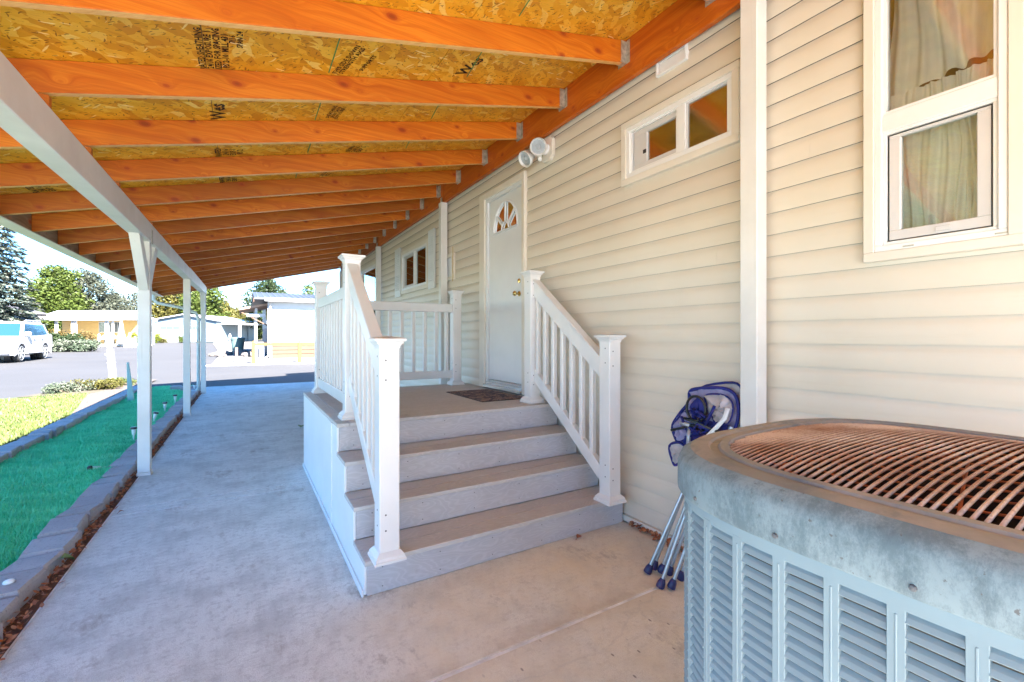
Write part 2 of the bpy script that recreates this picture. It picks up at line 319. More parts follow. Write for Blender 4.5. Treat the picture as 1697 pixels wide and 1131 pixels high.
# glass: reflection over a clear pane
def glass(name, tint=(1, 1, 1), rough=.0, k=.10, frost=0):
    t = NT(name); t.n.remove(t.b); gl = t.node('ShaderNodeBsdfGlossy'); gl.inputs['Roughness'].default_value = rough; gl.inputs['Color'].default_value = (.95, .97, .97, 1)
    tr = t.node('ShaderNodeBsdfTransparent'); tr.inputs['Color'].default_value = (*tint, 1)
    fr = t.node('ShaderNodeFresnel'); fr.inputs['IOR'].default_value = 1.5; fac = t.math('MINIMUM', t.math('ADD', t.math('MULTIPLY', fr.outputs[0], 1.7), k), 1.0)
    mx = t.node('ShaderNodeMixShader'); t.link(fac, mx.inputs[0]); t.link(tr.outputs[0], mx.inputs[1]); t.link(gl.outputs[0], mx.inputs[2])
    if frost:
        bp = t.node('ShaderNodeBump'); bp.inputs['Strength'].default_value = frost; bp.inputs['Distance'].default_value = .001; t.link(t.noise(170, 3), bp.inputs['Height']); t.link(bp.outputs[0], gl.inputs['Normal'])
    t.link(mx.outputs[0], t.out.inputs[0]); return t.m
M['glass'] = glass('window_glass', (.93, .97, .96), 0, .06); M['glass_frost'] = glass('pebbled_glass', (.30, .33, .32), .04, .34, .22); M['glass_clear'] = glass('clear_glass', (.95, .97, .97), 0, .07, .05)
t = NT('car_glass'); M['carglass'] = t.fin((.015, .05, .10), .05, spec=1)
t = NT('lace_curtain'); c = t.mix(t.ramp(t.noise(14, 4), [(.35, 0), (.65, 1)]), (.78, .84, .81), (.88, .90, .88)); M['curtain'] = t.fin(c, .8)
# ---- weathered condenser paint, rust
t = NT('condenser_paint'); c = t.mix(t.ramp(t.noise(2.4, 5, .6), [(.3, 0), (.7, 1)]), (.19, .25, .285), (.25, .315, .345)); c = t.mix(t.ramp(t.noise(30, 5, .7), [(.62, 0), (.75, .3)]), c, (.18, .21, .22)); M['acpaint'] = t.fin(c, .5, t.noise(50, 3), .08, .002)
t = NT('condenser_rim'); c = t.mix(t.ramp(t.noise(9, 9, .82, co=t.mapping((1, 1, .55))), [(.42, 0), (.56, 1)]), (.10, .14, .165), (.19, .245, .275)); c = t.mix(t.ramp(t.noise(22, 9, .85, co=t.mapping((1, 1, .3))), [(.54, 0), (.66, .4)]), c, (.03, .05, .075))
c = t.mix(t.ramp(t.noise(70, 4, .6), [(.66, 0), (.70, .85)]), c, (.09, .08, .08)); M['acrim'] = t.fin(c, .6, t.noise(50, 3), .1, .002)
t = NT('condenser_top'); c = t.mix(t.ramp(t.noise(4, 6, .7), [(.42, 0), (.62, 1)]), (.19, .21, .215), (.29, .29, .28)); c = t.mix(t.ramp(t.noise(7, 6, .7), [(.52, 0), (.64, .8)]), c, (.13, .16, .19)); M['actop'] = t.fin(c, .7, t.noise(70, 3), .1, .002)
t = NT('rusty_wire'); n = t.noise(3.2, 4, .6); c = t.ramp(n, [(.30, (.12, .05, .035)), (.42, (.27, .14, .09)), (.52, (.40, .28, .215)), (.64, (.62, .53, .46))]); c = t.mix(t.ramp(t.noise(140, 3), [(.5, 0), (.7, .35)]), c, (.16, .055, .03)); M['rust'] = t.fin(c, .6, t.noise(160, 3), .3, .001)
M['orust'] = plain('orange_rust', (.36, .10, .035), .75, .4, 20); M['darkrust'] = plain('dark_rust', (.035, .018, .015), .8, .3, 8)

# ------------------------------------------------------------------ ground, driveway, street
b = MB(); nx, ys = 2, [-60, 14.98, 80, 900]
for y in ys:
    for x in (-600, 600): b.v.append((x, y, gz(y)-.09))
b.f = [(0,1,3,2),(2,3,5,4),(4,5,7,6)]; b.build('ground', M['soil'], kind='structure', label='bare ground under the lots')
b = MB(); ed = [(-16, 13.6), (-5, 13.75), (-3.5, 14.6), (-2.75, 17.2), (-2.4, 15.6), (-.87, 14.4), (2.6, 14.4)]
yy = [15.0, 23.4, 40, 60, 80, 130]
far = [(-60, 13.6), (-16, 13.6)] 
def sheet(name, polys, m, zoff, **k):
    b = MB()
    for pl in polys:
        n = len(b.v); b.v += [(x, y, gz(y)+zoff) for x, y in pl]; b.f.append(tuple(range(n, n+len(pl))))
    return b.build(name, m, kind='structure', **k)
sheet('street', [[(-90, 12.5), (-16, 12.5), (-16, 15), (-90, 15)], [(-16, 13.4), (-4.6, 13.8), (-3.5, 14.5), (-3.1, 15), (-16, 15)],
                 [(-2.3, 14.3), (14, 14.3), (40, 14.3), (40, 15), (-2.3, 15)],
                 [(-90, 15), (-3.1, 15), (-2.9, 17.3), (-2.4, 17.3), (-2.3, 15), (40, 15), (40, 23.35), (-90, 23.35)],
                 [(-90, 23.35), (-1.25, 23.35), (-1.3, 34), (-3, 60), (-4, 80), (-90, 80)], [(-90, 80), (-4, 80), (-6, 130), (-90, 130)]], M['asphalt'], -.03, label='grey asphalt street')
sheet('gravel_yard', [[(-1.25, 23.35), (40, 23.35), (40, 80), (-4, 80), (-3, 60), (-1.3, 34)]], M['gravel'], .0, label='pale gravel yard')
b = MB(); b.box(-1.5, 40, 23.2, 23.345, .06, .115); b.build('kerb', M['concrete'], kind='structure', label='low concrete kerb along the gravel yard')
dw = MB().box(-.87, 2.45, -7, 14.4, -.12, -.005).build('driveway', plain('joint_filler', (.80, .80, .78), .9, .3, 9), kind='structure', label='concrete carport driveway')
joints = [-7, -4.2, -1.2, 1.64, 4.365, 4.515, 7.25, 9.9, 12.4, 14.4]
for i in range(len(joints)-1):
    MB().box(-.86, 2.385, joints[i]+.009, joints[i+1]-.009, -.08, 0).build('concrete_slab', M['concrete'], dw, bevel=.004, seg=1)
sheet('bounce_ground', [[(-30, -30), (12, -30), (12, -9.2), (2.36, -9.2), (2.36, -7.01), (-.88, -7.01), (-.88, -1.5), (-30, -1.5)]], M['concrete'], -.01, label='pale concrete sheet added behind the camera to bounce sunlight under the carport')  # unseen sheet, added to throw sunlight into the carport from behind
sheet('lawn', [[(-90, -1.48), (-2.335, -1.48), (-2.335, 9.0), (-2.70, 11.5), (-3.2, 14.2), (-3.6, 14.4), (-4.7, 13.8), (-16, 13.4), (-16, 12.5), (-90, 12.5)]], M['lawnbase'], .0, label='sunlit lawn beside the turf strip')
sheet('gravel_path', [[(-2.335, 9.0), (-2.3, 9.0), (-2.3, 17.3), (-2.9, 17.3), (-3.2, 14.2), (-2.70, 11.5)]], M['pinkgravel'], .006, label='narrow pinkish gravel strip by the stone edging')

def mesh_obj(name, vs, fs, m, parent=None, loc=None, **k):
    b = MB(); b.v = vs; b.f = fs; return b.build(name, m, parent, loc=loc, **k)
rg = random.Random(3)
# lawn blades
vs = []; fs = []
for i in range(52000):
    d = rg.random()**1.5
    y = 4+10.2*rg.random(); x = -2.34-9.5*rg.random()**1.6
    if y > 13.6 and x < -4: continue
    if x > -2.335-max(0, y-9.0)*.155: continue
    a = rg.random()*2*PI; h_ = .02+.04*rg.random(); wd = .006+.006*rg.random(); dx = math.cos(a)*wd; dy = math.sin(a)*wd; lx = rg.gauss(0, .02); ly = rg.gauss(0, .02); n = len(vs)
    vs += [(x-dx, y-dy, 0), (x+dx, y+dy, 0), (x+lx, y+ly, h_)]; fs.append((n, n+1, n+2))
mesh_obj('grass', vs, fs, M['grass'], kind='stuff', label='short light green lawn grass', cat='grass')
# artificial turf strip
vs = []; fs = []; NXT, NYT = 14, 130
def tz(x, y): return .032+.012*math.sin(x*9+y*2.1)+.010*math.sin(y*5.3+x*3)+.006*math.sin(y*17+x*11)
for j in range(NYT+1):
    for i in range(NXT+1):
        y = .5+14.1*j/NYT; x = -2.14+1.03*i/NXT; vs.append((x, y, tz(x, y)))
for j in range(NYT):
    for i in range(NXT): a = j*(NXT+1)+i; fs.append((a, a+1, a+NXT+2, a+NXT+1))
tf = mesh_obj('artificial_turf', vs, fs, M['turfbase'], kind='structure', label='bright green artificial turf strip', smooth=180)
vs = []; fs = []
for i in range(150000):
    y = 3.0+11.5*rg.random()**1.6; x = -2.14+1.04*rg.random(); z = tz(x, y)-.002
    a = rg.random()*2*PI; h_ = .012+.022*rg.random()*(1 if rg.random() < .8 else 1.7); wd = .0022+.0012*y*.25; dx = math.cos(a)*wd; dy = math.sin(a)*wd; lx = rg.gauss(0, .010); ly = rg.gauss(0, .010)-.004; n = len(vs)
    vs += [(x-dx, y-dy, z), (x+dx, y+dy, z), (x+lx, y+ly, z+h_)]; fs.append((n, n+1, n+2))
mesh_obj('turf_pile', vs, fs, M['turf'], kind='stuff', label='green artificial turf pile', cat='artificial turf')

# stone edging
def stone_row(name, x0, x1, y0, y1, top, label, skew, seed, ln=(.24, .36)):
    r = random.Random(seed); th = thing(name, ((x0+x1)/2, y0, 0), label, 'stone edging'); y = y0
    while y < y1:
        L = r.uniform(*ln); j = lambda a=.012: r.uniform(-a, a); zt = top+r.uniform(-.008, .010); yb = y+.016
        a = (x0+j(.025), yb+j(.022)+skew); bq = (x1+j(.02), yb+j()); c_ = (x1+j(.02), y+L-.006); d_ = (x0+j(.02), y+L-.006+skew+j())
        if r.random() < .35: d_ = (d_[0]+.02, d_[1]-.03)
        tilt = r.uniform(-.008, .008); b = MB()
        vs = [(p[0], p[1], -.03) for p in (a, bq, c_, d_)]
        mid = [(p[0]*1, p[1], zt-.014) for p in (a, bq, c_, d_)]
        cx_ = sum(p[0] for p in (a, bq, c_, d_))/4; cy_ = sum(p[1] for p in (a, bq, c_, d_))/4
        tp = [(cx_+(p[0]-cx_)*.90, cy_+(p[1]-cy_)*.93, zt+tilt*(1 if k < 2 else -1)) for k, p in enumerate((a, bq, c_, d_))]
        b.add(vs+mid+tp, [(0,1,5,4),(1,2,6,5),(2,3,7,6),(3,0,4,7),(4,5,9,8),(5,6,10,9),(6,7,11,10),(7,4,8,11),(8,9,10,11)])
        b.build('stone', M['stone'], th); y += L
    return th
MB().box(-2.34, -.87, .3, 14.7, -.08, -.012).build('soil_bed', M['dirt'], kind='structure', label='bare soil under the edging stones')
stone_row('stone_edging', -1.13, -.935, 1.6, 13.35, .075, 'flat reddish grey edging stones between the turf and the driveway', -.02, 5)
stone_row('stone_edging', -2.33, -2.13, 3.2, 14.3, .12, 'raised dark edging stones between the turf and the sunlit lawn', .01, 8, (.26, .42))
b = MB()
# raised round end of the edging by the last post
for k, (sx, sy) in enumerate(((-1.22, 13.45), (-1.02, 13.62), (-1.45, 13.75))):
    s_ = MB(); s_.box(sx-.11, sx+.11, sy-.13, sy+.13, -.03, .12)
    o = s_.build('edging_block', M['stone'], bevel=.015, loc=(sx, sy, 0))
    tag(o, ['grey block capping the stone edging behind the middle carport post', 'grey block at the driveway corner by the last carport post', 'grey block lying on the turf left of the last carport post'][k], 'stone block')
def leaf_litter(n, fn, sz, seed):
    r = random.Random(seed); vs = []; fs = []
    for i in range(n):
        x, y, z = fn(r); a = r.random()*2*PI; s_ = sz*r.uniform(.5, 1.3); q = Matrix.Rotation(r.gauss(0, .5), 3, 'X') @ Matrix.Rotation(r.gauss(0, .5), 3, 'Y') @ Matrix.Rotation(a, 3, 'Z')
        nn = len(vs); up = r.uniform(0, .35)*s_
        for p in ((-1, 0, up), (-.2, .5, 0), (.6, .42, up*.5), (1.1, 0, up), (.5, -.45, 0), (-.3, -.5, up*.3)): v = q @ (Vector(p)*s_*.5); vs.append((x+v.x, y+v.y, z+v.z))
        fs.append(tuple(range(nn, nn+6)))
    return vs, fs
v_, f_ = leaf_litter(1300, lambda r: (-.90+r.gauss(0, .022), 1.6+11.6*r.random()**1.5, .010+.014*r.random()), .032, 4)
mesh_obj('leaf_litter', v_, f_, M['dryleaf'], kind='stuff', label='rusty dry leaf litter in the gap beside the edging stones', cat='dry leaves')
v_, f_ = leaf_litter(150, lambda r: (2.335+r.gauss(0, .018), 1.62+.66*r.random(), .008+.03*r.random()), .038, 6)
mesh_obj('leaf_litter', v_, f_, M['dryleaf'], kind='stuff', label='small drift of brown leaves at the foot of the siding', cat='dry leaves')
def leaf(x, y, s_, m, label, curl=.03, rz=0):
    b = MB(); pts = []
    for i in range(7):
        t_ = i/6; wv = math.sin(PI*min(1, t_*1.05))**.8*.42*s_; z = .006+curl*math.sin(PI*t_)
        for k in (-1, 0, 1): pts.append((t_*s_-s_/2, k*wv, z+abs(k)*.4*curl))
    vs = [(x+p[0]*math.cos(rz)-p[1]*math.sin(rz), y+p[0]*math.sin(rz)+p[1]*math.cos(rz), p[2]) for p in pts]
    b.add(vs, [(3*i+k, 3*i+k+1, 3*i+k+4, 3*i+k+3) for i in range(6) for k in range(2)]); b.tube([(x-s_/2*math.cos(rz), y-s_/2*math.sin(rz), .008), (x-s_*.75*math.cos(rz), y-s_*.75*math.sin(rz), .004)], .002, 5)
    o = b.build('fallen_leaf', m, loc=(x, y, 0), smooth=180); return tag(o, label, 'leaf')
leaf(-.93, 3.60, .13, M['greenleaf'], 'pale green leaf lying where the edging stones meet the driveway', .035, .3)
leaf(.72, 7.2, .12, M['greenleaf'], 'dark green leaf lying in the middle of the driveway', .03, 1.3)
leaf(-.80, 4.42, .035, M['dryleaf'], 'tiny dark leaf at the driveway joint beside the edging', .01, .5)
leaf(1.90, 2.30, .05, M['dryleaf'], 'small reddish leaf in front of the bottom step', .012, .2)
o = MB().sph((-1.03, 3.27, .085), .023, 16, 8, (1, 1, .55)).build('white_globe', M['white'], loc=(-1.03, 3.27, .07), smooth=180); tag(o, 'small white globe half sunk on the nearest edging stone', 'globe')

# ------------------------------------------------------------------ carport
carport = thing('carport', (-.82, 5.5, 0), 'open carport with orange rafters, particle board deck and white posts', 'carport')
RY0, RY1 = -3.0, 13.1; SL = .243
def rz_(x): return 2.50+(x+.80)*SL            # underside of the rafters
LX = 2.33
rys = [2.281, 2.98, 3.664, 4.384, 5.089, 5.742, 6.405, 7.09, 7.786]
y = 7.786
while y < 12.9: y += .70; rys.append(y)
rys[-1] = 13.06
y = 2.281
while y > -2.9: y -= .70; rys.append(y)
xa, xb = -1.66, LX-.045
def rafter_mesh():
    b = MB(); fn = lambda u, v, a: (u, a, v)
    b.prism([(xa, rz_(xa)), (xb, rz_(xb)), (xb, rz_(xb)+.157), (xa, rz_(xa)+.157)], fn, 5.48, 5.52); return b
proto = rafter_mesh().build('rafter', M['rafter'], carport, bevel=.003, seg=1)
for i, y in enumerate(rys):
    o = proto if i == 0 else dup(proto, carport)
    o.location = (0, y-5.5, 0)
hb = MB(); z0 = rz_(xb)                    # joist hangers
hb.box(xb-.05, xb+.004, 5.474, 5.477, z0-.004, z0+.14); hb.box(xb-.05, xb+.004, 5.523, 5.526, z0-.004, z0+.14); hb.box(xb-.055, xb+.004, 5.474, 5.526, z0-.008, z0-.005)
hb.box(xb-.0015, xb+.0025, 5.445, 5.473, z0-.01, z0+.145); hb.box(xb-.0015, xb+.0025, 5.527, 5.555, z0-.01, z0+.145)
hg = hb.build('joist_hanger', M['galv'], carport)
for i, y in enumerate(rys[:17]+rys[17:]):
    o = hg if i == 0 else dup(hg, carport)
    o.location = (0, y-5.5, 0)
for y0, y1 in ((-2.98, 1.36), (1.364, 5.60), (5.604, 9.0), (9.004, 13.1)):
    MB().box(LX-.04, LX, y0, y1, 3.135, 3.44).build('ledger_board', M['ledger'], carport, bevel=.003, seg=1)
# particle board deck: individual sheets
XT = LX+.02
for k, (x0, x1) in enumerate(((-1.70, -.18), (-.176, 1.09), (1.094, XT))):
    ye = [-3.02, -2.6, -.18, 2.281-.02, 4.38, 6.40, 8.5, 10.6, 13.12] if k % 2 == 0 else [-3.02, -1.2, 1.6, 3.664, 5.742, 7.79, 9.9, 13.12]
    for y0, y1 in zip(ye[:-1], ye[1:]):
        zb = lambda x: rz_(x)+.159
        MB().prism([(x0, zb(x0)), (x1, zb(x1)), (x1, zb(x1)+.014), (x0, zb(x0)+.014)], lambda u, v, a: (u, a, v), y0+.0003, y1-.0003).build('roof_panel', M['osb'], carport)
MB().prism([(-1.74, rz_(-1.74)+.176), (2.50, rz_(2.50)+.176), (2.50, rz_(2.50)+.20), (-1.74, rz_(-1.74)+.20)], lambda u, v, a: (u, a, v), RY0-.05, RY1+.08).build('roof_covering', plain('roof_felt', (.12, .12, .12), .9), carport)
# green layout marks and ink stamps on the panels
for yk in range(9):
    y0 = [0.95, 1.62, 2.32, 3.02, 3.71, 4.43, 5.13, 5.8, 6.45][yk]; x_ = .46+.02*math.sin(yk*2)
    if yk < 8: MB().obox((x_, y0+.31, rz_(x_)+.156), (1, 0, SL), (0, 1, 0), (-SL, 0, 1), .003, .30, .0015).build('layout_mark', M['chalk'], carport)
    x_ = 1.32; MB().obox((x_, y0+.31, rz_(x_)+.156), (1, 0, SL), (.12, 1, 0), (-SL, 0, 1), .0025, .24, .0015).build('layout_mark', M['chalk'], carport)
def stamp(txt, x, y, size, rot=PI/2, name='ink_stamp'):
    cu = bpy.data.curves.new('stamp_text', 'FONT'); cu.body = txt; cu.size = size; cu.space_line = .85; cu.resolution_u = 1; cu.align_x = 'CENTER'; cu.offset = size*.022
    tmp = bpy.data.objects.new('stamp_tmp', cu); COL.objects.link(tmp)
    dg = bpy.context.evaluated_depsgraph_get(); me = bpy.data.meshes.new_from_object(tmp.evaluated_get(dg)); bpy.data.objects.remove(tmp)
    o = bpy.data.objects.new(name, me); COL.objects.link(o); me.materials.clear(); me.materials.append(M['ink']); o.parent = carport
    o.matrix_local = Matrix.Translation(Vector((x, y, rz_(x)+.1565))-Vector((-.82, 5.5, 0))) @ Matrix.Rotation(-math.atan(SL), 4, 'Y') @ Matrix.Rotation(PI, 4, 'X') @ Matrix.Rotation(rot, 4, 'Z')
    return o
stamp('RATED SHEATHING\n24/16 EXPOSURE 1\nSIZED FOR SPACING\nPS 2-10  MILL 431', -.18, 2.78, .044); stamp('7/16\nSPAN 24', -.04, 2.66, .04)
stamp('THIS SIDE DOWN\nSTRENGTH AXIS', .53, 2.78, .042, PI/2-.25); stamp('SUPPORTS', .66, 2.80, .04, PI/2-.25)
stamp('Wes', -.11, 3.51, .125); stamp('SHEATHING\nSPAN 24/16\nEXPOSURE 1', .56, 3.49, .038, PI/2-.15)
stamp('RATED\n24/16\nEXP 1\nPS 2', -.16, 4.26, .06); stamp('RATED\n24/16\nEXP 1', -.16, 4.98, .06); stamp('RATED\n24/16\nEXP 1', -1.42, 4.98, .06)
stamp('SPAN\n24/16\nEXP 1', .85, 4.26, .06, PI/2-.2); stamp('24/16\nPS 2', .72, 4.98, .06, PI/2-.2); stamp('DOWN\nEXP 1', -1.2, 5.64, .06); stamp('Wes', 1.35, 2.75, .12, PI/2-.2)
# white beam, posts and braces
def bz(y): return 2.215+.014*(y-2.5)
for y0, y1 in ((-2.95, 1.75), (1.752, 9.2), (9.202, 12.95)):
    MB().prism([(y0, bz(y0)), (y1, bz(y1)), (y1, bz(y1)+.17), (y0, bz(y0)+.185)], lambda u, v, a: (a, u, v), -.885, -.775).build('beam', M['paintbeam'], carport, bevel=.004, seg=1)
fb = MB()
MB().prism([(-2.95, bz(-2.95)+.03), (12.95, bz(12.95)+.03), (12.95, bz(12.95)+.165), (-2.95, bz(-2.95)+.18)], lambda u, v, a: (a, u, v), -.893, -.887).build('beam_fascia', M['paintbeam'], carport)
for y in rys:
    zt_ = bz(y)+.183; zr_ = rz_(-.86)+.002
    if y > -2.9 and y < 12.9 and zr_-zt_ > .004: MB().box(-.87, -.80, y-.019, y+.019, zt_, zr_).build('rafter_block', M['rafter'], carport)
for y in (-2.0, 1.75, 5.545, 9.27, 12.78):
    MB().box(-.878, -.782, y-.05, y+.05, .03, bz(y)).build('post', M['paintwood'], carport, bevel=.004, seg=1)
    MB().box(-.883, -.777, y-.055, y+.055, .0, .028).build('post_base', M['paintwood'], carport)
    if y not in (9.27,):
        for s_ in (-1, 1):
            L = .50
            if y > 12 and s_ > 0: L = .16
            b = MB(); zt = bz(y+s_*L); 
            b.prism([(y+s_*.052, 1.78), (y+s_*(L), zt-.002), (y+s_*(L-.16 if L > .2 else .06), zt-.002), (y+s_*.052, 1.98)], lambda u, v, a: (a, u, v), -.868, -.792)
            b.build('brace', M['paintwood'], carport, bevel=.003, seg=1)
    if y in (5.545, 12.78):
        MB().prism([(y-.04, bz(y)-.02), (y+.04, bz(y)-.02), (y+.03, bz(y)+.12), (y-.03, bz(y)+.12)], lambda u, v, a: (a, u, v), -.775, -.771).build('metal_strap', M['galv'], carport)
# posts against the house
for y in (1.355, 5.62, 9.0, 12.95, -2.3):
    MB().box(2.245, 2.335, y-.046, y+.046, .03 if y < 3 or y > 5.7 else 0.03, 3.133).build('post', M['paintwood'], carport, bevel=.004, seg=1)
    MB().box(2.262, 2.268, y-.03, y+.03, 3.13, 3.20).build('metal_strap', M['galv'], carport)
# eave: sub fascia, fascia, gutter
ex = -1.66
MB().box(ex-.042, ex-.002, RY0, RY1, rz_(ex)-.01, rz_(ex)+.16).build('sub_fascia', wood('grey_fascia_wood', 'y', (.30, .20, .13), (.20, .12, .07), (.40, .29, .20)), carport)
b = MB(); zg = rz_(ex)-.015
b.prism([(ex-.045, zg), (ex-.10, zg-.0), (ex-.135, zg+.05), (ex-.165, zg+.09), (ex-.165, zg+.135), (ex-.155, zg+.135), (ex-.155, zg+.095), (ex-.125, zg+.055), (ex-.095, zg+.008), (ex-.053, zg+.008), (ex-.053, zg+.14), (ex-.045, zg+.14)], lambda u, v, a: (u, a, v), RY0, RY1)
b.build('gutter', M['paintbeam'], carport)
MB().box(ex-.040, ex+.045, RY0, RY1, zg-.012, zg-.004).build('soffit_trim', M['paintbeam'], carport)
dsp = MB(); dsp.tube([(ex-.09, 12.7, zg+.01), (ex-.09, 12.7, zg-.10), (ex-.02, 12.7, zg-.18), (-1.25, 12.72, zg-.27), (-.98, 12.74, zg-.38), (-.925, 12.75, zg-.52), (-.925, 12.75, .25), (-.925, 12.75, .12), (-.98, 12.80, .05), (-1.15, 12.95, .035)], .034, 10)
dsp.build('downspout', plain('downspout_paint', (.52, .60, .60), .4), carport, smooth=50)
MB().box(-.965, -.88, 12.71, 12.79, 1.2, 1.23).build('downspout_strap', M['galv'], carport); 
# far rake board
MB().prism([(-1.70, rz_(-1.70)-.01), (2.35, rz_(2.35)-.01), (2.35, rz_(2.35)+.17), (-1.70, rz_(-1.70)+.17)], lambda u, v, a: (u, a, v), 13.122, 13.15).build('rake_board', M['ledger'], carport)

# ------------------------------------------------------------------ house
WX = 2.366
house = thing('manufactured_house', (4.6, 4, 0), 'cream vinyl sided manufactured home with white door and windows along the driveway', 'house')
HY0, HY1 = -9.0, 13.4
# openings: (y0, y1, z0, z1)
OP = {'win1': (1.47, 2.36, 2.425, 2.865), 'win2': (.42, .885, 1.665, 3.10), 'door': (3.665, 4.55, .785, 2.94), 'win3': (6.33, 7.66, 2.075, 2.80),
      'win4': (9.30, 12.2, 1.0, 2.92), 'box': (5.40, 5.78, 2.09, 2.44), 'win5': (-3.4, -2.2, 1.7, 2.9)}
wallp = house
# wall sheathing with the openings left free
cuts = sorted(set([HY0, HY1]+[v for o_ in OP.values() for v in o_[:2]])); sh = MB()
for y0, y1 in zip(cuts[:-1], cuts[1:]):
    zs = sorted([(o_[2], o_[3]) for o_ in OP.values() if o_[0] <= y0+1e-6 and o_[1] >= y1-1e-6]); z = .03
    for a, c_ in zs: sh.box(WX+.012, WX+.06, y0, y1, z, a); z = c_
    sh.box(WX+.012, WX+.06, y0, y1, z, 3.62)
sh.build('wall_sheathing', M['dark'], house)
# siding boards, cut round the openings
PRO = [(0, .003), (0, .0165), (.004, .0175), (.060, .0170), (.078, .0162), (.090, .0140), (.100, .0110), (.107, .0093), (.1135, .0086)]
CZ = .1135; seams = [-5.7, 1.62, 6.0, 1.05, 9.9, 5.1]
def board(y0, y1, zb, lo, hi):
    pts = []
    def off(h):
        for (a, x0), (c_, x1) in zip(PRO[1:-1], PRO[2:]):
            if a <= h <= c_: return x0+(x1-x0)*(h-a)/(c_-a+1e-9)
        return .0086
    hs = [lo]+[p[0] for p in PRO if lo < p[0] < hi]+[hi]; pf = [(WX+.002, zb+lo)]+[(WX+.018-off(h_), zb+h_) for h_ in hs]+[(WX+.010, zb+hi)]
    n = len(pf); b = MB(); b.v = [(x, y0, z) for x, z in pf]+[(x, y1, z) for x, z in pf]; b.f = [(i, i+1, n+i+1, n+i) for i in range(n-1)]+[tuple(range(n))[::-1], tuple(range(n, 2*n))]
    b.build('siding_board', M['siding'], house, smooth=28)
for k in range(31):
    zb = .053+k*CZ; zt = zb+CZ
    if zt > 3.62: break
    rs = random.Random(k); bp = sorted([HY0, HY1]+[v for o_ in OP.values() if o_[2] < zt and o_[3] > zb for v in o_[:2]]+[s_+rs.choice((-.5, 0, .25, .55)) for s_ in seams[(k % 2)::2]])
    for y0, y1 in zip(bp[:-1], bp[1:]):
        if y1-y0 < .02: continue
        ym = (y0+y1)/2; ov = [o_ for o_ in OP.values() if o_[0] < ym < o_[1] and o_[2] < zt and o_[3] > zb]; lo, hi = 0.0, CZ; skip = False
        for o_ in ov:
            if o_[2] <= zb and o_[3] >= zt: skip = True
            elif o_[2] > zb: hi = min(hi, o_[2]-zb)
            else: lo = max(lo, o_[3]-zb)
        if skip or hi-lo < .006: continue
        board(y0+.0002, y1-.0002, zb, lo, hi)
MB().box(WX-.018, WX+.012, HY0, HY1, .012, .05).build('starter_strip', M['trim'], house)
wm = plain('house_wall_back', (.6, .53, .42), .6)
MB().box(6.9, 6.96, HY0, HY1, 0, 3.62).box(WX+.07, 6.9, HY0, HY0+.06, 0, 3.62).box(WX+.07, 6.9, HY1-.06, HY1, 0, 3.62).build('outer_wall', wm, house)
MB().box(WX+.062, 6.9, HY0+.06, HY1-.06, .50, .56).build('floor', M['dark'], house); MB().box(WX+.07, 6.9, HY0+.06, HY1-.06, 3.56, 3.60).build('inner_ceiling', M['dark'], house)
MB().prism([(WX+.0, 3.64), (4.65, 4.15), (7.2, 3.64), (7.2, 3.70), (4.65, 4.25), (WX+.0, 3.72)], lambda u, v, a: (u, a, v), HY0-.25, HY1+.3).build('roof', M['siding'] and plain('shingle_roof', (.14, .13, .12), .9), house)

def ring(b, y0, y1, z0, z1, w_, xa_, xb_, wt=None, wb=None):   # rectangular frame in the wall plane
    wt = w_ if wt is None else wt; wb = w_ if wb is None else wb
    b.box(xa_, xb_, y0, y1, z0, z0+wb); b.box(xa_, xb_, y0, y1, z1-wt, z1); b.box(xa_, xb_, y0, y0+w_, z0+wb, z1-wt); b.box(xa_, xb_, y1-w_, y1, z0+wb, z1-wt); return b
def window(key, tr=.045):
    y0, y1, z0, z1 = OP[key]
    ring(MB(), y0-.005, y1+.005, z0-.005, z1+.005, tr, WX-.028, WX+.014).build('window_trim', M['trim'], house, bevel=.003, seg=1)
    return y0+tr-.005, y1-tr+.005, z0+tr-.005, z1-tr+.005
def pane(y0, y1, z0, z1, x, m, par): return MB().box(x, x+.004, y0, y1, z0, z1).build('glass_pane', m, par)
# window 1: small high slider
a, c_, d_, e_ = window('win1'); fr = ring(MB(), a, c_, d_, e_, .032, WX-.020, WX+.03).build('window_frame', M['white'], house, bevel=.003, seg=1)
MB().box(WX-.016, WX+.03, 1.826, 1.885, d_+.032, e_-.032).build('mullion', M['white'], fr, bevel=.002, seg=1)
ring(MB(), 1.885, c_-.032, d_+.032, e_-.032, .012, WX-.010, WX+.03).build('screen_track', M['white'], fr)
ring(MB(), 1.838, 2.262, d_+.046, e_-.046, .05, WX-.001, WX+.025, .035, .03).box(WX-.001, WX+.024, 2.145, 2.215, d_+.076, e_-.081).build('sash', M['greyframe'], fr, bevel=.002, seg=1)
MB().box(WX-.006, WX, 2.15, 2.175, 2.60, 2.625).build('latch', M['black'], fr)
ring(MB(), a+.032, 1.826, d_+.032, e_-.032, .009, WX-.004, WX+.02).build('glazing_bead', M['greyframe'], fr)
pane(1.87, 2.15, d_+.06, e_-.06, WX+.012, M['glass_frost'], fr); pane(a+.02, 1.84, d_+.02, e_-.02, WX+.006, M['glass_frost'], fr)
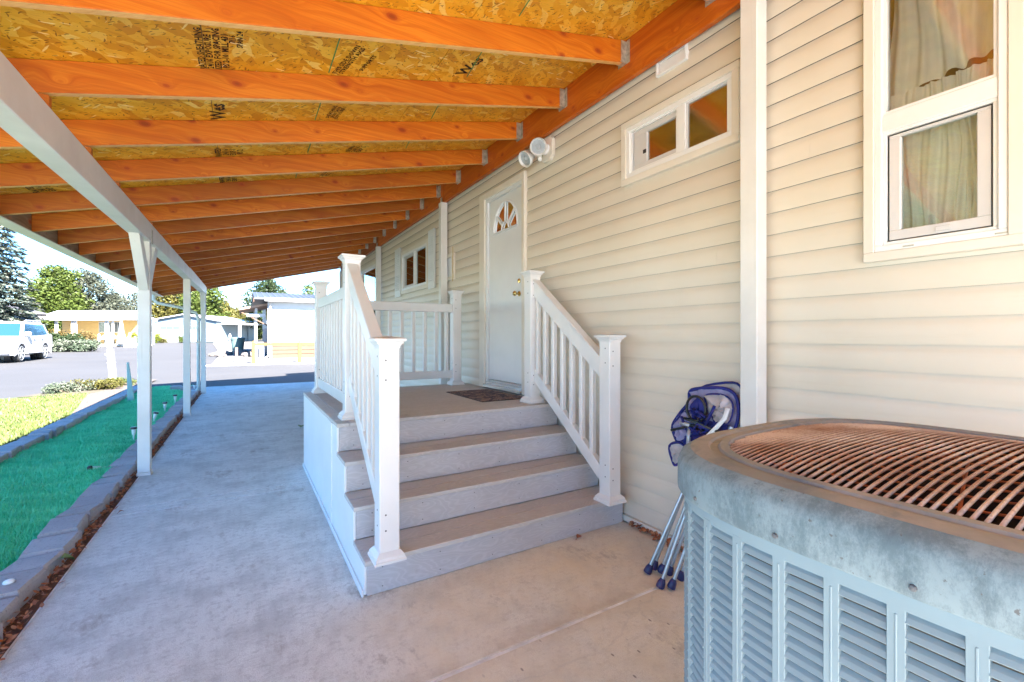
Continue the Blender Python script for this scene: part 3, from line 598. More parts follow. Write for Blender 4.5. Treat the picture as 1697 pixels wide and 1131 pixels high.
# window 2: tall single hung
a, c_, d_, e_ = window('win2', .040); fr = ring(MB(), a, c_, d_, e_, .026, WX-.022, WX+.03).build('window_frame', M['white'], house, bevel=.003, seg=1)
MB().box(WX-.018, WX+.03, a+.026, c_-.026, 2.21, 2.285).build('meeting_rail', M['white'], fr, bevel=.003, seg=1)
ring(MB(), a+.026, c_-.026, d_+.026, 2.21, .014, WX-.012, WX+.02).build('screen_track', M['white'], fr, bevel=.002, seg=1)
ring(MB(), a+.026, c_-.026, 2.285, e_-.026, .012, WX-.012, WX+.02).build('glazing_bead', M['white'], fr)
ring(MB(), a+.044, c_-.044, d_+.044, 2.192, .040, WX-.004, WX+.022, .012, .042).build('sash', M['greyframe'], fr, bevel=.003, seg=1)
ring(MB(), a+.0425, c_-.0425, d_+.0425, 2.1935, .003, WX-.0045, WX+.0).build('gasket', M['black'], fr)
MB().box(WX-.012, WX-.004, .61, .655, d_+.055, d_+.073).build('sash_lift', M['greyframe'], fr, bevel=.002)
pane(a+.07, c_-.07, d_+.07, 2.19, WX+.012, M['glass'], fr); pane(a+.03, c_-.03, 2.28, e_-.02, WX+.006, M['glass_clear'], fr)
for y_ in (.735, .47): MB().box(WX-.0235, WX-.0222, y_-.018, y_+.018, d_+.007, d_+.013).build('frame_sticker', M['galv'], fr)
# window 3 with shutters
a, c_, d_, e_ = window('win3', .06); fr = ring(MB(), a, c_, d_, e_, .035, WX-.03, WX+.03).build('window_frame', M['white'], house, bevel=.003, seg=1)
MB().box(WX-.026, WX+.03, 6.95, 6.995, d_+.035, e_-.035).build('mullion', M['white'], fr); ring(MB(), 6.995, c_-.04, d_+.04, e_-.04, .035, WX-.006, WX+.02).build('sash', M['greyframe'], fr)
pane(a+.02, 6.96, d_+.02, e_-.02, WX+.004, M['glass'], fr); pane(6.98, c_-.02, d_+.02, e_-.02, WX+.010, M['glass'], fr)
for y0, y1 in ((7.69, 8.02), (6.06, 6.31)):
    s_ = MB(); s_.box(WX-.032, WX-.020, y0, y1, 2.04, 2.90).box(WX-.020, WX-.003, y0+.01, y1-.01, 2.05, 2.89); sh_ = s_.build('shutter', M['doorwhite'], house, bevel=.003, seg=1)
    for zz0, zz1 in ((2.14, 2.42), (2.52, 2.80)):
        n = 9
        for k in range(n):
            zc = zz0+(zz1-zz0)*(k+.5)/n; MB().obox((WX-.034, (y0+y1)/2, zc), (1, 0, -.8), (0, 1, 0), (.8, 0, 1), .009, (y1-y0)/2-.06, .003).build('shutter_louver', M['doorwhite'], sh_)
# window 4: large patio window at the far end
a, c_, d_, e_ = window('win4', .07); fr = ring(MB(), a, c_, d_, e_, .05, WX-.03, WX+.03).build('window_frame', M['white'], house)
MB().box(WX-.026, WX+.03, 10.7, 10.76, d_+.05, e_-.05).build('mullion', M['white'], fr); pane(a+.03, c_-.03, d_+.03, e_-.03, WX+.006, M['glass'], fr)
a, c_, d_, e_ = window('win5', .06); fr = ring(MB(), a, c_, d_, e_, .05, WX-.02, WX+.03).build('window_frame', M['white'], house); pane(a+.03, c_-.03, d_+.03, e_-.03, WX+.006, M['glass'], fr)
# door
y0, y1, z0, z1 = OP['door']
b = MB(); b.box(WX-.030, WX+.014, y1-.045, y1+.085, z0-.02, z1+.02).box(WX-.030, WX+.014, y0-.0, y0+.05, z0-.02, z1+.02).box(WX-.030, WX+.014, y0+.05, y1-.045, z1-.05, z1+.02); b.build('door_trim', M['trim'], house, bevel=.004, seg=1)
b = MB(); b.box(WX-.012, WX+.05, y1-.085, y1-.046, z0, z1-.05).box(WX-.012, WX+.05, y0+.051, y0+.075, z0, z1-.05).box(WX-.012, WX+.05, y0+.075, y1-.085, z1-.09, z1-.051); b.build('door_jamb', M['doorwhite'], house)
ya, yb = y0+.078, y1-.089; fy, fz, fR = (ya+yb)/2-.005, 2.47, .245; FZ = 1.22
dr = None; b = MB(); N_ = 20
arc = [(fy+fR*math.cos(PI*k/N_), fz+fR*FZ*math.sin(PI*k/N_)) for k in range(N_+1)]
zt_ = z1-.094; zb_ = z0+.075; X0 = WX+.012
def P3(p): return (X0, p[0], p[1])
vs = [P3((ya, zb_)), P3((yb, zb_)), P3((yb, zt_)), P3((ya, zt_)), P3((ya, fz)), P3((yb, fz))]; b.v = vs[:]; ai = len(b.v); b.v += [P3(p) for p in arc]
b.f.append((0, 1, 5, ai, ai+N_, 4)); h2 = N_//2
top = [(fy+fR*1.3*math.cos(PI*k/N_), zt_) for k in range(N_+1)]; ti = len(b.v)
for k in range(N_+1): b.v.append(P3((min(yb, max(ya, top[k][0])), zt_)))
b.f.append((5, 2, ti, ai))
for k in range(N_): b.f.append((ai+k, ti+k, ti+k+1, ai+k+1))
b.f.append((ai+N_, ti+N_, 3, 4)); b.box(X0+.03, X0+.034, ya, yb, zb_, fz-.02)
dr = b.build('door', M['doorwhite'], house)
b = MB()   # fan shaped light: rim, spokes, hub
rim = [(X0-.002, fy+(fR+.005)*math.cos(PI*k/24), fz+(fR+.005)*FZ*math.sin(PI*k/24)) for k in range(25)]; b.tube(rim, .014, 6); b.tube([(X0-.008, fy-fR-.015, fz), (X0-.008, fy+fR+.015, fz)], .012, 6)
b.build('fanlight_rim', M['doorwhite'], dr, smooth=60)
for an in (38, 90, 142):
    a_ = math.radians(an); MB().bar((X0-.004, fy+.07*math.cos(a_), fz+.07*FZ*math.sin(a_)), (X0-.004, fy+fR*math.cos(a_), fz+fR*FZ*math.sin(a_)), .020, .014, up=(1, 0, 0)).build('fanlight_bar', M['doorwhite'], dr)
MB().tube([(X0-.004, fy+.075*math.cos(PI*k/10), fz+.075*FZ*math.sin(PI*k/10)) for k in range(11)], .009, 6).build('fanlight_hub', M['doorwhite'], dr, smooth=60)
b = MB(); b.v = [(X0+.008, p[0], p[1]) for p in arc]; b.f = [tuple(range(len(arc)))]; b.build('fanlight_glass', M['glass_frost'], dr)
b = MB(); b.lathe([(.0, 0), (.026, 0), (.026, .006), (.011, .010), (.010, .035), (.024, .045), (.027, .058), (.018, .070), (0, .072)], (X0, ya+.075, 1.77), 16, (-1, 0, 0)); b.build('door_knob', M['brass'], dr, smooth=50)
b = MB(); b.lathe([(.0, 0), (.024, 0), (.022, .010), (.006, .012), (.006, .02), (0, .02)], (X0, ya+.075, 1.90), 16, (-1, 0, 0)); b.build('deadbolt', M['brass'], dr, smooth=50)
MB().box(WX-.032, WX-.029, y0+.02, y0+.045, 2.10, 2.25).build('door_bell', M['trim'], house, bevel=.002)
b = MB(); b.box(WX-.06, WX+.05, ya-.02, yb+.02, z0-.012, z0+.022).box(WX-.02, WX+.04, ya-.02, yb+.02, z0+.0225, z0+.045).box(WX-.0, WX+.03, ya, yb, z0+.0455, z0+.07); b.build('threshold', plain('threshold_aluminium', (.7, .72, .74), .25, metal=.7), house, bevel=.003, seg=1)
# fuse box panel and vents
y0, y1, z0, z1 = OP['box']; ring(MB(), y0, y1, z0, z1, .045, WX-.03, WX+.014).build('hatch_trim', M['trim'], house, bevel=.002, seg=1)
MB().box(WX+.000, WX+.02, y0+.05, y1-.05, z0+.05, z1-.05).build('hatch_panel', M['doorwhite'], house)
rs = random.Random(2); pts = [(WX-.031, y0-.004+rs.uniform(-.008, .004), z0-.03+(z1-z0+.10)*k/14) for k in range(15)]; MB().tube(pts, .006, 5).build('sealant_bead', plain('old_sealant', (.55, .42, .22), .7), house)
v = ring(MB(), 1.815, 2.052, 3.06, 3.215, .016, WX-.022, WX+.012).box(WX-.012, WX+.01, 1.835, 2.03, 3.08, 3.137).box(WX-.016, WX+.006, 1.835, 2.03, 3.140, 3.197).build('wall_vent', M['white'], house, bevel=.002, seg=1)
# floodlight on the wall
fl = thing('floodlight', (WX-.02, 3.25, 3.02), 'white twin head floodlight on a cream plate beside the ledger above the door', 'floodlight')
b = MB(); fn = lambda u, v, a: (a, u, v); o8 = [(3.19, 2.95), (3.23, 2.915), (3.33, 2.915), (3.37, 2.95), (3.37, 3.09), (3.33, 3.125), (3.23, 3.125), (3.19, 3.09)]
b.prism(o8, fn, WX-.040, WX-.004); b.build('mounting_plate', M['trim'], fl, bevel=.004); 
MB().lathe([(0, 0), (.05, 0), (.05, .03), (0, .03)], (WX-.040, 3.28, 3.02), 16, (-1, 0, 0)).build('junction_cover', M['white'], fl, smooth=40)
lens_m = plain('lamp_lens', (.42, .46, .50), .12)
for (c0, ax) in (((WX-.14, 3.26, 3.015), Vector((-.45, -.75, -.42))), ((WX-.13, 3.47, 2.985), Vector((-.80, -.10, -.50)))):
    ax = ax.normalized(); hd = MB().lathe([(0, -.12), (.028, -.12), (.032, -.07), (.056, -.042), (.072, -.012), (.076, .022), (.071, .028), (.063, .014), (.060, .004)], c0, 22, ax).build('lamp_head', M['white'], fl, smooth=50)
    MB().lathe([(.061, .006), (.052, .010), (.049, .005), (.044, .009), (.041, .005), (.036, .009), (.026, .004), (.016, .016), (0, .020)], c0, 22, ax).build('lamp_lens', lens_m, hd, smooth=60)
    bk = Vector(c0)-ax*.09; MB().tube([bk, (WX-.07, (bk.y+3.28)/2, 2.99), (WX-.04, 3.28, 3.02)], .011, 8).build('swivel_arm', M['white'], fl, smooth=60)
MB().tube([(WX-.10, 3.30, 2.955), (WX-.12, 3.26, 2.905)], [.022, .018], 10).build('motion_sensor', M['white'], fl, smooth=50)
# lace curtains in the near window
cu = MB(); nu, nv = 60, 24
def drape(y0, y1, zt, zb, x, amp, seed, swoop):
    base = len(cu.v)
    for j in range(nv+1):
        for i in range(nu+1):
            t_ = i/nu; s_ = j/nv; yy_ = y0+(y1-y0)*t_; z = zt+(zb-zt)*s_+swoop(t_)*s_+.006*math.sin(t_*40)*s_
            cu.v.append((x+amp*math.sin(t_*31+seed)*(.5+.5*s_)+.3*amp*math.sin(t_*71+s_*3), yy_+.01*math.sin(s_*6+t_*9), z))
    for j in range(nv):
        for i in range(nu): q = base+j*(nu+1)+i; cu.f.append((q, q+1, q+nu+2, q+nu+1))
drape(.44, .84, 3.05, 2.46, WX+.12, .018, 1, lambda t_: -.07*t_)
drape(.585, .86, 2.40, 1.70, WX+.10, .018, 4, lambda t_: 0); drape(.45, .62, 2.40, 1.74, WX+.09, .02, 2, lambda t_: .05*t_)
o = cu.build('curtain', M['curtain'], loc=(WX+.1, .66, 1.7), smooth=180); tag(o, 'pale scalloped lace curtain hanging behind the tall near window', 'curtain')

# ------------------------------------------------------------------ entry steps and landing
porch = thing('entry_steps', (1.45, 3.7, 0), 'grey composite entry steps and landing with white vinyl railings below the door', 'steps')
SX0, SX1 = .535, 2.340; RISE = .19; FY = [2.345, 2.607, 2.868, 3.13]
scr = MB()
for k, fy_ in enumerate(FY):
    z0 = RISE*k; z1 = RISE*(k+1)
    MB().box(SX0+.004, SX1, fy_, fy_+.02, z0+.001 if k else .002, z1-.026).build('riser_board', M['riser'], porch, bevel=.002, seg=1)
    for xx in (SX0+.09, .93, 1.28, 1.62, 1.95, SX1-.10):
        for zz in (z0+.035, z1-.055): scr.lathe([(0, .0012), (.0035, .001), (.0035, -.001)], (xx+.01*math.sin(xx*9+k), fy_, zz), 6, (0, -1, 0))
    if k < 3:
        yb = FY[k+1]-.001; m_ = fy_-.022+(yb-fy_+.022)*.5
        for a, c_ in ((fy_-.022, m_-.002), (m_+.002, yb)): MB().box(SX0-.012, SX1, a, c_, z1-.025, z1).build('tread_board', M['tread'], porch, bevel=.003, seg=2)
DY = 5.07; y = FY[3]-.022; nb = 14; wb = (DY-y)/nb
for k in range(nb): MB().box(SX0+.07, SX1+.02, y+k*wb+.002, y+(k+1)*wb-.002, 4*RISE-.025, 4*RISE).build('deck_board', M['tread'], porch, bevel=.003, seg=1)
for k in range(nb): MB().box(SX0-.012, SX0+.067, y+k*wb+.002, y+(k+1)*wb-.002, 4*RISE-.0255, 4*RISE-.0005).build('deck_board', M['tread'], porch, bevel=.003, seg=1)
scr.build('screw_heads', M['screw'], porch, kind='stuff')
sk = plain('skirt_vinyl', (.78, .80, .81), .4, .05)
def skirt(pts): MB().prism(pts, lambda u, v, a: (a, u, v), SX0-.010, SX0+.003).build('side_panel', sk, porch, bevel=.002, seg=1)
skirt([(3.34, .012), (5.05, .012), (5.05, .732), (3.34, .732)])
skirt([(2.345, .012), (3.325, .012), (3.325, .732), (3.13, .732), (3.13, .543), (2.868, .543), (2.868, .353), (2.607, .353), (2.607, .163), (2.345, .163)])
MB().box(SX0-.016, SX0-.0105, 3.31, 3.355, .01, .733).build('panel_batten', sk, porch); MB().box(SX0-.022, SX0-.0105, 2.345, 5.05, .001, .035).build('base_strip', sk, porch, bevel=.003, seg=1)
MB().box(SX0, SX1, 5.04, 5.055, .01, .732).build('end_panel', sk, porch)
def rpost(x, y, zb, zt):
    p_ = MB().box(x-.052, x+.052, y-.052, y+.052, zb, zt-.03).build('railing_post', M['vinyl'], porch, bevel=.006, seg=2)
    def stack(prof, name):
        b = MB(); 
        for h_, z in prof: b.v += [(x-h_, y-h_, z), (x+h_, y-h_, z), (x+h_, y+h_, z), (x-h_, y+h_, z)]
        for i in range(len(prof)-1): b.f += [(4*i+k, 4*i+(k+1) % 4, 4*i+4+(k+1) % 4, 4*i+4+k) for k in range(4)]
        b.f.append((3, 2, 1, 0)); n = len(prof)*4; b.f.append((n-4, n-3, n-2, n-1)); b.build(name, M['vinyl'], p_)
    stack([(.080, zb+.001), (.080, zb+.012), (.074, zb+.018), (.073, zb+.030), (.064, zb+.040), (.054, zb+.052)], 'base_trim')
    stack([(.053, zt-.058), (.054, zt-.052), (.057, zt-.040), (.066, zt-.034), (.068, zt-.026), (.078, zt-.022), (.079, zt-.010), (.070, zt-.006), (.004, zt+.004)], 'post_cap')
    sc_ = MB()
    for zz in (zb+.16, zb+.24, zt-.12, zt-.22): sc_.lathe([(0, .0012), (.005, .001), (.005, -.001)], (x-.02, y-.052, zz), 6, (0, -1, 0)).lathe([(0, .0012), (.005, .001), (.005, -.001)], (x-.052, y-.01, zz+.02), 6, (-1, 0, 0))
    sc_.build('screw_heads', M['screw'], p_, kind='stuff'); return p_
XL, XR = .640, 2.185
rpost(XL-.005, 2.32, .19, 1.335); rpost(XR, 2.315, .19, 1.355); rpost(XL+.01, 3.29, .76, 1.915); rpost(XR-.015, 3.27, .76, 1.915); rpost(XL+.035, 4.96, .76, 1.905); rpost(XR, 4.96, .76, 1.895)
def srail(x):
    for zh, th, nm, w_ in ((1.83, .14, 'top_rail', .050), (1.07, .115, 'bottom_rail', .046)):
        ya_, yb_ = 2.367, 3.235; zl = zh-.755*.868
        MB().prism([(ya_, zl-th), (yb_, zh-th), (yb_, zh), (ya_, zl)], lambda u, v, a: (a, u, v), x-w_/2, x+w_/2).build(nm, M['vinyl'], porch, bevel=.006)
        if nm == 'top_rail':
            MB().prism([(ya_, zl+.001), (yb_, zh+.001), (yb_, zh+.018), (ya_, zl+.018)], lambda u, v, a: (a, u, v), x-.036, x+.036).build('rail_cap', M['vinyl'], porch, bevel=.006)
    for yy_ in (3.185, 3.075, 2.957, 2.838, 2.72, 2.603, 2.485):
        dz = .755*(yy_-3.235); MB().box(x-.019, x+.019, yy_-.019, yy_+.019, 1.07+dz-.02, 1.83-.14+dz+.02).build('baluster', M['vinyl'], porch, bevel=.004, seg=1)
srail(XL+.002); srail(XR-.008)
MB().box(XL+.001, XL+.051, 3.342, 4.908, 1.625, 1.715).build('top_rail', M['vinyl'], porch, bevel=.006); MB().box(XL+.001, XL+.051, 3.342, 4.908, .825, .915).build('bottom_rail', M['vinyl'], porch, bevel=.006)
for k in range(11): yy_ = 3.47+.131*k; MB().box(XL+.007, XL+.045, yy_-.019, yy_+.019, .915, 1.625).build('baluster', M['vinyl'], porch, bevel=.004, seg=1)
MB().box(XL+.087, XR-.052, 4.935, 4.985, 1.625, 1.725).build('top_rail', M['vinyl'], porch, bevel=.006); MB().box(XL+.087, XR-.052, 4.935, 4.985, .845, .935).build('bottom_rail', M['vinyl'], porch, bevel=.006)
for k in range(10): xx = .85+.135*k; MB().box(xx-.019, xx+.019, 4.941, 4.979, .935, 1.625).build('baluster', M['vinyl'], porch, bevel=.004, seg=1)
t = NT('doormat_pattern'); x, y, z = t.sep(); c = t.ramp(t.noise(9, 5, .8, dist=1.5), [(.40, (.03, .03, .05)), (.47, (.16, .10, .09)), (.52, (.42, .26, .20)), (.6, (.10, .09, .11)), (.68, (.45, .34, .26))], 'CONSTANT'); c = t.mix(t.ramp(t.noise(60, 3), [(.4, .5), (.6, 0)]), c, (.05, .04, .05))
mt = MB().box(1.80, 2.265, 3.50, 4.30, .7605, .768).build('doormat', t.fin(c, .95, t.noise(200, 2), .6, .003), loc=(2.03, 3.9, .76)); tag(mt, 'pink and black patterned doormat on the landing before the white door', 'doormat')
MB().box(1.79, 2.275, 3.49, 4.31, .7602, .7645).build('mat_border', M['black'], mt)

# ------------------------------------------------------------------ air conditioner
ACX, ACY, ACT = 1.25, .295, 1.08
ac = thing('air_conditioner', (ACX, ACY, 0), 'weathered blue grey air conditioning condenser with a rusty wire top', 'air conditioner')
def sqp(th, r, n=3.2):
    c_, s_ = math.cos(th), math.sin(th); k = (abs(c_)**n+abs(s_)**n)**(-1/n); return (ACX+r*k*c_, ACY+r*k*s_)
def loft(prof, m, name, nseg=96, smooth=40, n=3.2, par=ac):
    b = MB()
    for r, z in prof:
        for k in range(nseg): x, y = sqp(2*PI*k/nseg, r, n); b.v.append((x, y, z))
    for i in range(len(prof)-1):
        for k in range(nseg): b.f.append((i*nseg+k, i*nseg+(k+1) % nseg, (i+1)*nseg+(k+1) % nseg, (i+1)*nseg+k))
    return b.build(name, m, par, smooth=smooth)
R0 = .472
loft([(R0-.024, .10), (R0-.024, .965)], M['dark'], 'coil_guard')
loft([(R0-.03, .085), (R0+.004, .085), (R0+.004, .33), (R0-.02, .33)], M['acpaint'], 'base_band')
loft([(R0-.02, .957), (R0-.001, .957), (R0-.001, .992), (R0-.01, .992)], M['acpaint'], 'upper_band')
loft([(R0-.02, .984), (R0+.010, .984), (R0+.013, .988), (R0+.013, 1.045), (R0+.006, 1.064), (R0-.012, 1.077)], M['acrim'], 'top_rim')
loft([(R0-.0118, 1.077), (R0-.030, 1.081), (R0-.046, 1.081), (R0-.050, 1.077), (R0-.064, 1.077), (R0-.068, 1.082), (R0-.084, 1.083), (R0-.088, 1.074), (R0-.088, 1.03)], M['actop'], 'top_plate')
MB().box(ACX-.52, ACX+.50, ACY-.52, ACY+.50, .004, .083).build('mounting_pad', M['concrete'], ac, bevel=.006)
# contour by arc length, starting on the side towards the camera (-x) and running from the wall end (+y) to the near end
pts = [sqp(2*PI*k/1440, R0) for k in range(1441)]; cum = [0]
for a, c_ in zip(pts[:-1], pts[1:]): cum.append(cum[-1]+math.dist(a, c_))
def along(s_):
    s_ %= cum[-1]; lo, hi = 0, 1440
    while hi-lo > 1:
        m_ = (lo+hi)//2
        if cum[m_] <= s_: lo = m_
        else: hi = m_
    f_ = (s_-cum[lo])/(cum[hi]-cum[lo]); p = Vector((pts[lo][0]+(pts[hi][0]-pts[lo][0])*f_, pts[lo][1]+(pts[hi][1]-pts[lo][1])*f_, 0)); tg = Vector((pts[hi][0]-pts[lo][0], pts[hi][1]-pts[lo][1], 0)).normalized(); return p, tg
NC = 40; PIT = cum[-1]/NC; RP = .0207; NR = 30
def slat_mesh(b, org, tg, nrm):
    w_ = PIT/2-.0108                                       # section: (outward, up)
    sec = [(-.0105, .0020), (-.0108, .0038), (-.0050, -.0020), (-.0006, -.0088), (-.0022, -.0104), (-.0070, -.0040)]
    vs = []
    for sgn in (-1, 1):
        for k, (o_, u_) in enumerate(sec):
            inset = .004 if o_ > 0 and sgn > 0 else 0
            v = org+tg*(sgn*(w_-inset))+nrm*o_+Vector((0, 0, u_)); vs.append(v)
    n = len(sec); b.add(vs, [tuple(range(n))[::-1], tuple(range(n, 2*n))]+[(i, (i+1) % n, n+(i+1) % n, n+i) for i in range(n)])
b = MB(); slat_mesh(b, Vector((ACX, ACY, 0)), Vector((1, 0, 0)), Vector((0, -1, 0))); lv = b.build('louver', M['acpaint'], ac)
rest = MB(); first = True
s_half = cum[720]
for c_i in range(NC):
    s_ = (c_i+.5)*PIT+.037; p, tg = along(s_); nrm = Vector((tg.y, -tg.x, 0))
    cnt = s_-s_half+.33   # distance along the visible side
    vis = 0 <= (s_-(s_half-.46)) < 10*PIT
    for r_ in range(NR):
        z = .350+r_*RP
        if vis:
            if first: o = lv; first = False
            else: o = dup(lv, ac)
            o.location = (p.x-ACX, p.y-ACY, z); o.rotation_euler = (0, 0, math.atan2(tg.y, tg.x))
        else: slat_mesh(rest, Vector((p.x, p.y, z)), tg, nrm)
    # stile between two columns, with a pressed rib
    q, tq = along(s_+PIT/2); nq = Vector((tq.y, -tq.x, 0))
    if vis or True:
        b = MB() if vis else rest
        m_ = Vector((q.x, q.y, .645)); b.obox(m_+nq*(-.0091), tq, nq, (0, 0, 1), .0108, .008, .318)
        b.obox(m_+nq*(-.0016)+Vector((0, 0, .004)), tq, nq, (0, 0, 1), .0016, .0016, .30)
        if vis: b.build('stile', M['acpaint'], ac, bevel=.0008, seg=1)
rest.build('rear_louvers', M['acpaint'], ac, kind='stuff')
for s0 in (-.30, -.12, .06, .24, .42, .60):
    p, tg = along(s_half+s0); nq = Vector((tg.y, -tg.x, 0)); MB().lathe([(0, .005), (.004, .004), (.0048, 0)], (p.x+nq.x*.013, p.y+nq.y*.013, 1.000), 8, nq).build('rim_screw', M['screw'], ac)
# wires of the domed guard
GR = R0-.088
def dome(x, y): d = (abs((x-ACX)/GR)**3.2+abs((y-ACY)/GR)**3.2)**(1/3.2); return 1.076+.026*(1-min(1, d)**2.6)
k = 0; yy_ = ACY-GR+.010
while yy_ < ACY+GR-.004:
    fy_ = abs((yy_-ACY)/GR); xr = GR*max(0.0, 1-fy_**3.2)**(1/3.2)
    if xr > .02:
        P_ = [(ACX+xr*(-1+2*j/14), yy_, dome(ACX+xr*(-1+2*j/14), yy_)) for j in range(15)]
        MB().tube(P_, .0030, 6).build('guard_wire', M['rust'], ac, smooth=180)
    yy_ += .0142
for j in range(7):
    r_ = GR*(.14+.14*j); P_ = [(ACX+r_*math.cos(a*PI/24), ACY+r_*math.sin(a*PI/24), dome(ACX+r_*math.cos(a*PI/24), ACY+r_*math.sin(a*PI/24))-.012) for a in range(49)]
    MB().tube(P_, .0022, 5, cap=False).build('guard_ring', M['orust'], ac, smooth=180)
for j in range(8):
    a = j*PI/4+.2; MB().tube([(ACX+r_*math.cos(a), ACY+r_*math.sin(a), dome(ACX+r_*math.cos(a), ACY+r_*math.sin(a))-.010) for r_ in (.02, .12, .22, .3, GR*.98)], .0026, 5).build('guard_spoke', M['orust'], ac)
loft([(GR, 1.06), (GR-.03, .98), (GR-.06, .80), (.02, .80)], M['darkrust'], 'fan_shroud')
hub = MB().lathe([(0, .93), (.06, .93), (.07, .90), (.07, .84), (0, .84)], (ACX, ACY, 0), 20).build('fan', M['darkrust'], ac, smooth=40)
for j in range(4):
    a = j*PI/2+.5; b = MB(); ca, sa = math.cos(a), math.sin(a)
    b.obox((ACX+ca*.19, ACY+sa*.19, .885), (ca, sa, 0), (-sa, ca, .35), (sa*.35, -ca*.35, 1), .135, .08, .0015); b.build('fan_blade', M['darkrust'], hub)

# ------------------------------------------------------------------ folded camping chair leaning on the wall
fb_ = plain('chair_mesh_fabric', (.27, .26, .44), .8, .25, 8); nav = plain('chair_navy_fabric', (.014, .018, .18), .7, .25, 9); tube_m = plain('chair_tube', (.40, .46, .52), .3, .1, 3, metal=.5); foot_m = plain('navy_plastic', (.03, .025, .10), .35)
fgrey = plain('chair_grey_fabric', (.40, .375, .40), .8, .2, 10)
ch = thing('camping_chair', (2.05, 1.65, 0), 'folded navy and lavender camping chair leaning against the siding behind the condenser', 'chair')
cp = lambda y, z, x=2.24: (x, y, z)
legs = [((1.955, 1.755, .035), (2.20, 1.58, .74)), ((1.995, 1.75, .05), (2.23, 1.60, .74)), ((2.0, 1.70, .05), (2.18, 1.52, .80)), ((1.905, 1.625, .03), (2.16, 1.50, .80)), ((1.945, 1.585, .035), (2.2, 1.42, .86)), ((2.05, 1.69, .03), (2.24, 1.50, .80)), ((2.06, 1.62, .03), (2.25, 1.45, .84))]
for a, c_ in legs:
    l_ = MB().tube([a, c_], .0098, 10).build('leg', tube_m, ch, smooth=50)
    d = (Vector(c_)-Vector(a)).normalized(); MB().lathe([(0, -.03), (.021, -.03), (.023, -.022), (.020, .0), (.014, .015), (.011, .02)], a, 14, d).build('foot', foot_m, l_, smooth=50)
rr = random.Random(11)
def fabric(name, outline, m, x, pipe=None, bulge=.02, pr=.006, nring=4, wr=.006):
    cy_ = sum(p[0] for p in outline)/len(outline); cz_ = sum(p[1] for p in outline)/len(outline)
    ol = []
    for i in range(len(outline)):      # subdivide the outline so the cloth hangs softly
        p0, p1, p2, p3 = (outline[(i+k-1) % len(outline)] for k in range(4))
        for t_ in (0, .25, .5, .75):
            ol.append(tuple(.5*((2*p1[q])+(-p0[q]+p2[q])*t_+(2*p0[q]-5*p1[q]+4*p2[q]-p3[q])*t_*t_+(-p0[q]+3*p1[q]-3*p2[q]+p3[q])*t_**3) for q in (0, 1)))
    b = MB(); n = len(ol)
    for side in (1, -1):
        base = len(b.v); b.v.append((x-side*bulge, cy_, cz_))
        for r_ in range(1, nring+1):
            f_ = r_/nring
            for k, (y, z) in enumerate(ol): b.v.append((x-side*(bulge*(1-f_*f_)+.002)+(rr.uniform(-wr, wr) if f_ < 1 else 0)+wr*math.sin(k*1.3+r_), cy_+(y-cy_)*f_, cz_+(z-cz_)*f_))
        for k in range(n): b.f.append((base, base+1+k, base+1+(k+1) % n))
        for r_ in range(nring-1):
            for k in range(n): b.f.append((base+1+r_*n+k, base+1+(r_+1)*n+k, base+1+(r_+1)*n+(k+1) % n, base+1+r_*n+(k+1) % n))
    o = b.build(name, m, ch, smooth=60)
    if pipe: MB().tube([(x-.003, y, z) for y, z in ol]+[(x-.003, *ol[0])], pr, 6, cap=False).build('piping', pipe, o, smooth=180)
    return o
fabric('side_panel', [(1.72, 1.012), (1.66, 1.035), (1.56, 1.05), (1.47, 1.045), (1.425, 1.0), (1.42, .90), (1.46, .80), (1.56, .70), (1.70, .66), (1.79, .675), (1.845, .775), (1.80, .86), (1.73, .945)], fb_, 2.262, nav, .02, .010, 5, .010)
fabric('back_panel', [(1.66, 1.04), (1.47, 1.085), (1.415, 1.04), (1.425, .97), (1.5, 1.0)], fgrey, 2.295, nav, .008, .007)
fabric('corner_flap', [(1.705, 1.015), (1.64, 1.03), (1.66, .95), (1.70, .90)], fgrey, 2.28, nav, .006, .006)
fabric('seat_panel', [(1.60, 1.0), (1.50, 1.02), (1.44, .99), (1.435, .92), (1.47, .86), (1.52, .84), (1.57, .92)], fgrey, 2.235, nav, .03, .005, 5, .012)
fabric('seat_base', [(1.72, .83), (1.64, .86), (1.56, .865), (1.47, .87), (1.45, .81), (1.52, .72), (1.62, .68), (1.71, .70), (1.76, .76)], nav, 2.225, None, .04, .006, 5, .015)
fabric('seat_fold', [(1.80, .80), (1.74, .88), (1.68, .90), (1.66, .80), (1.70, .74), (1.78, .72)], fb_, 2.22, nav, .03, .006, 5, .012)
fabric('hanging_flap', [(1.85, .665), (1.78, .70), (1.72, .66), (1.80, .56), (1.83, .585)], fgrey, 2.24, nav, .008, .008)
b = MB(); cc = (2.20, 1.635, .925); b.tube([(cc[0], cc[1]+.062*math.cos(a*PI/16), cc[2]+.072*math.sin(a*PI/16)) for a in range(33)], .0075, 8, cap=False); b.build('cup_holder_ring', M['black'], ch, smooth=180)
fabric('cup_holder_net', [(1.69, .925), (1.635, .99), (1.58, .925), (1.60, .865), (1.635, .85), (1.67, .865)], nav, 2.222, None, .012)
MB().tube([(2.20, 1.44, .955), (2.195, 1.455, .90), (2.18, 1.49, .85), (2.17, 1.53, .80), (2.17, 1.57, .76)], .012, 8).build('arm_tube', plain('white_tube', (.75, .78, .80), .3), ch, smooth=180)
MB().tube([(2.19, 1.67, .82), (2.17, 1.665, .70)], .012, 8).tube([(2.19, 1.73, .83), (2.18, 1.66, .83)], .013, 6).build('strut', tube_m, ch, smooth=180)
rs = random.Random(4)
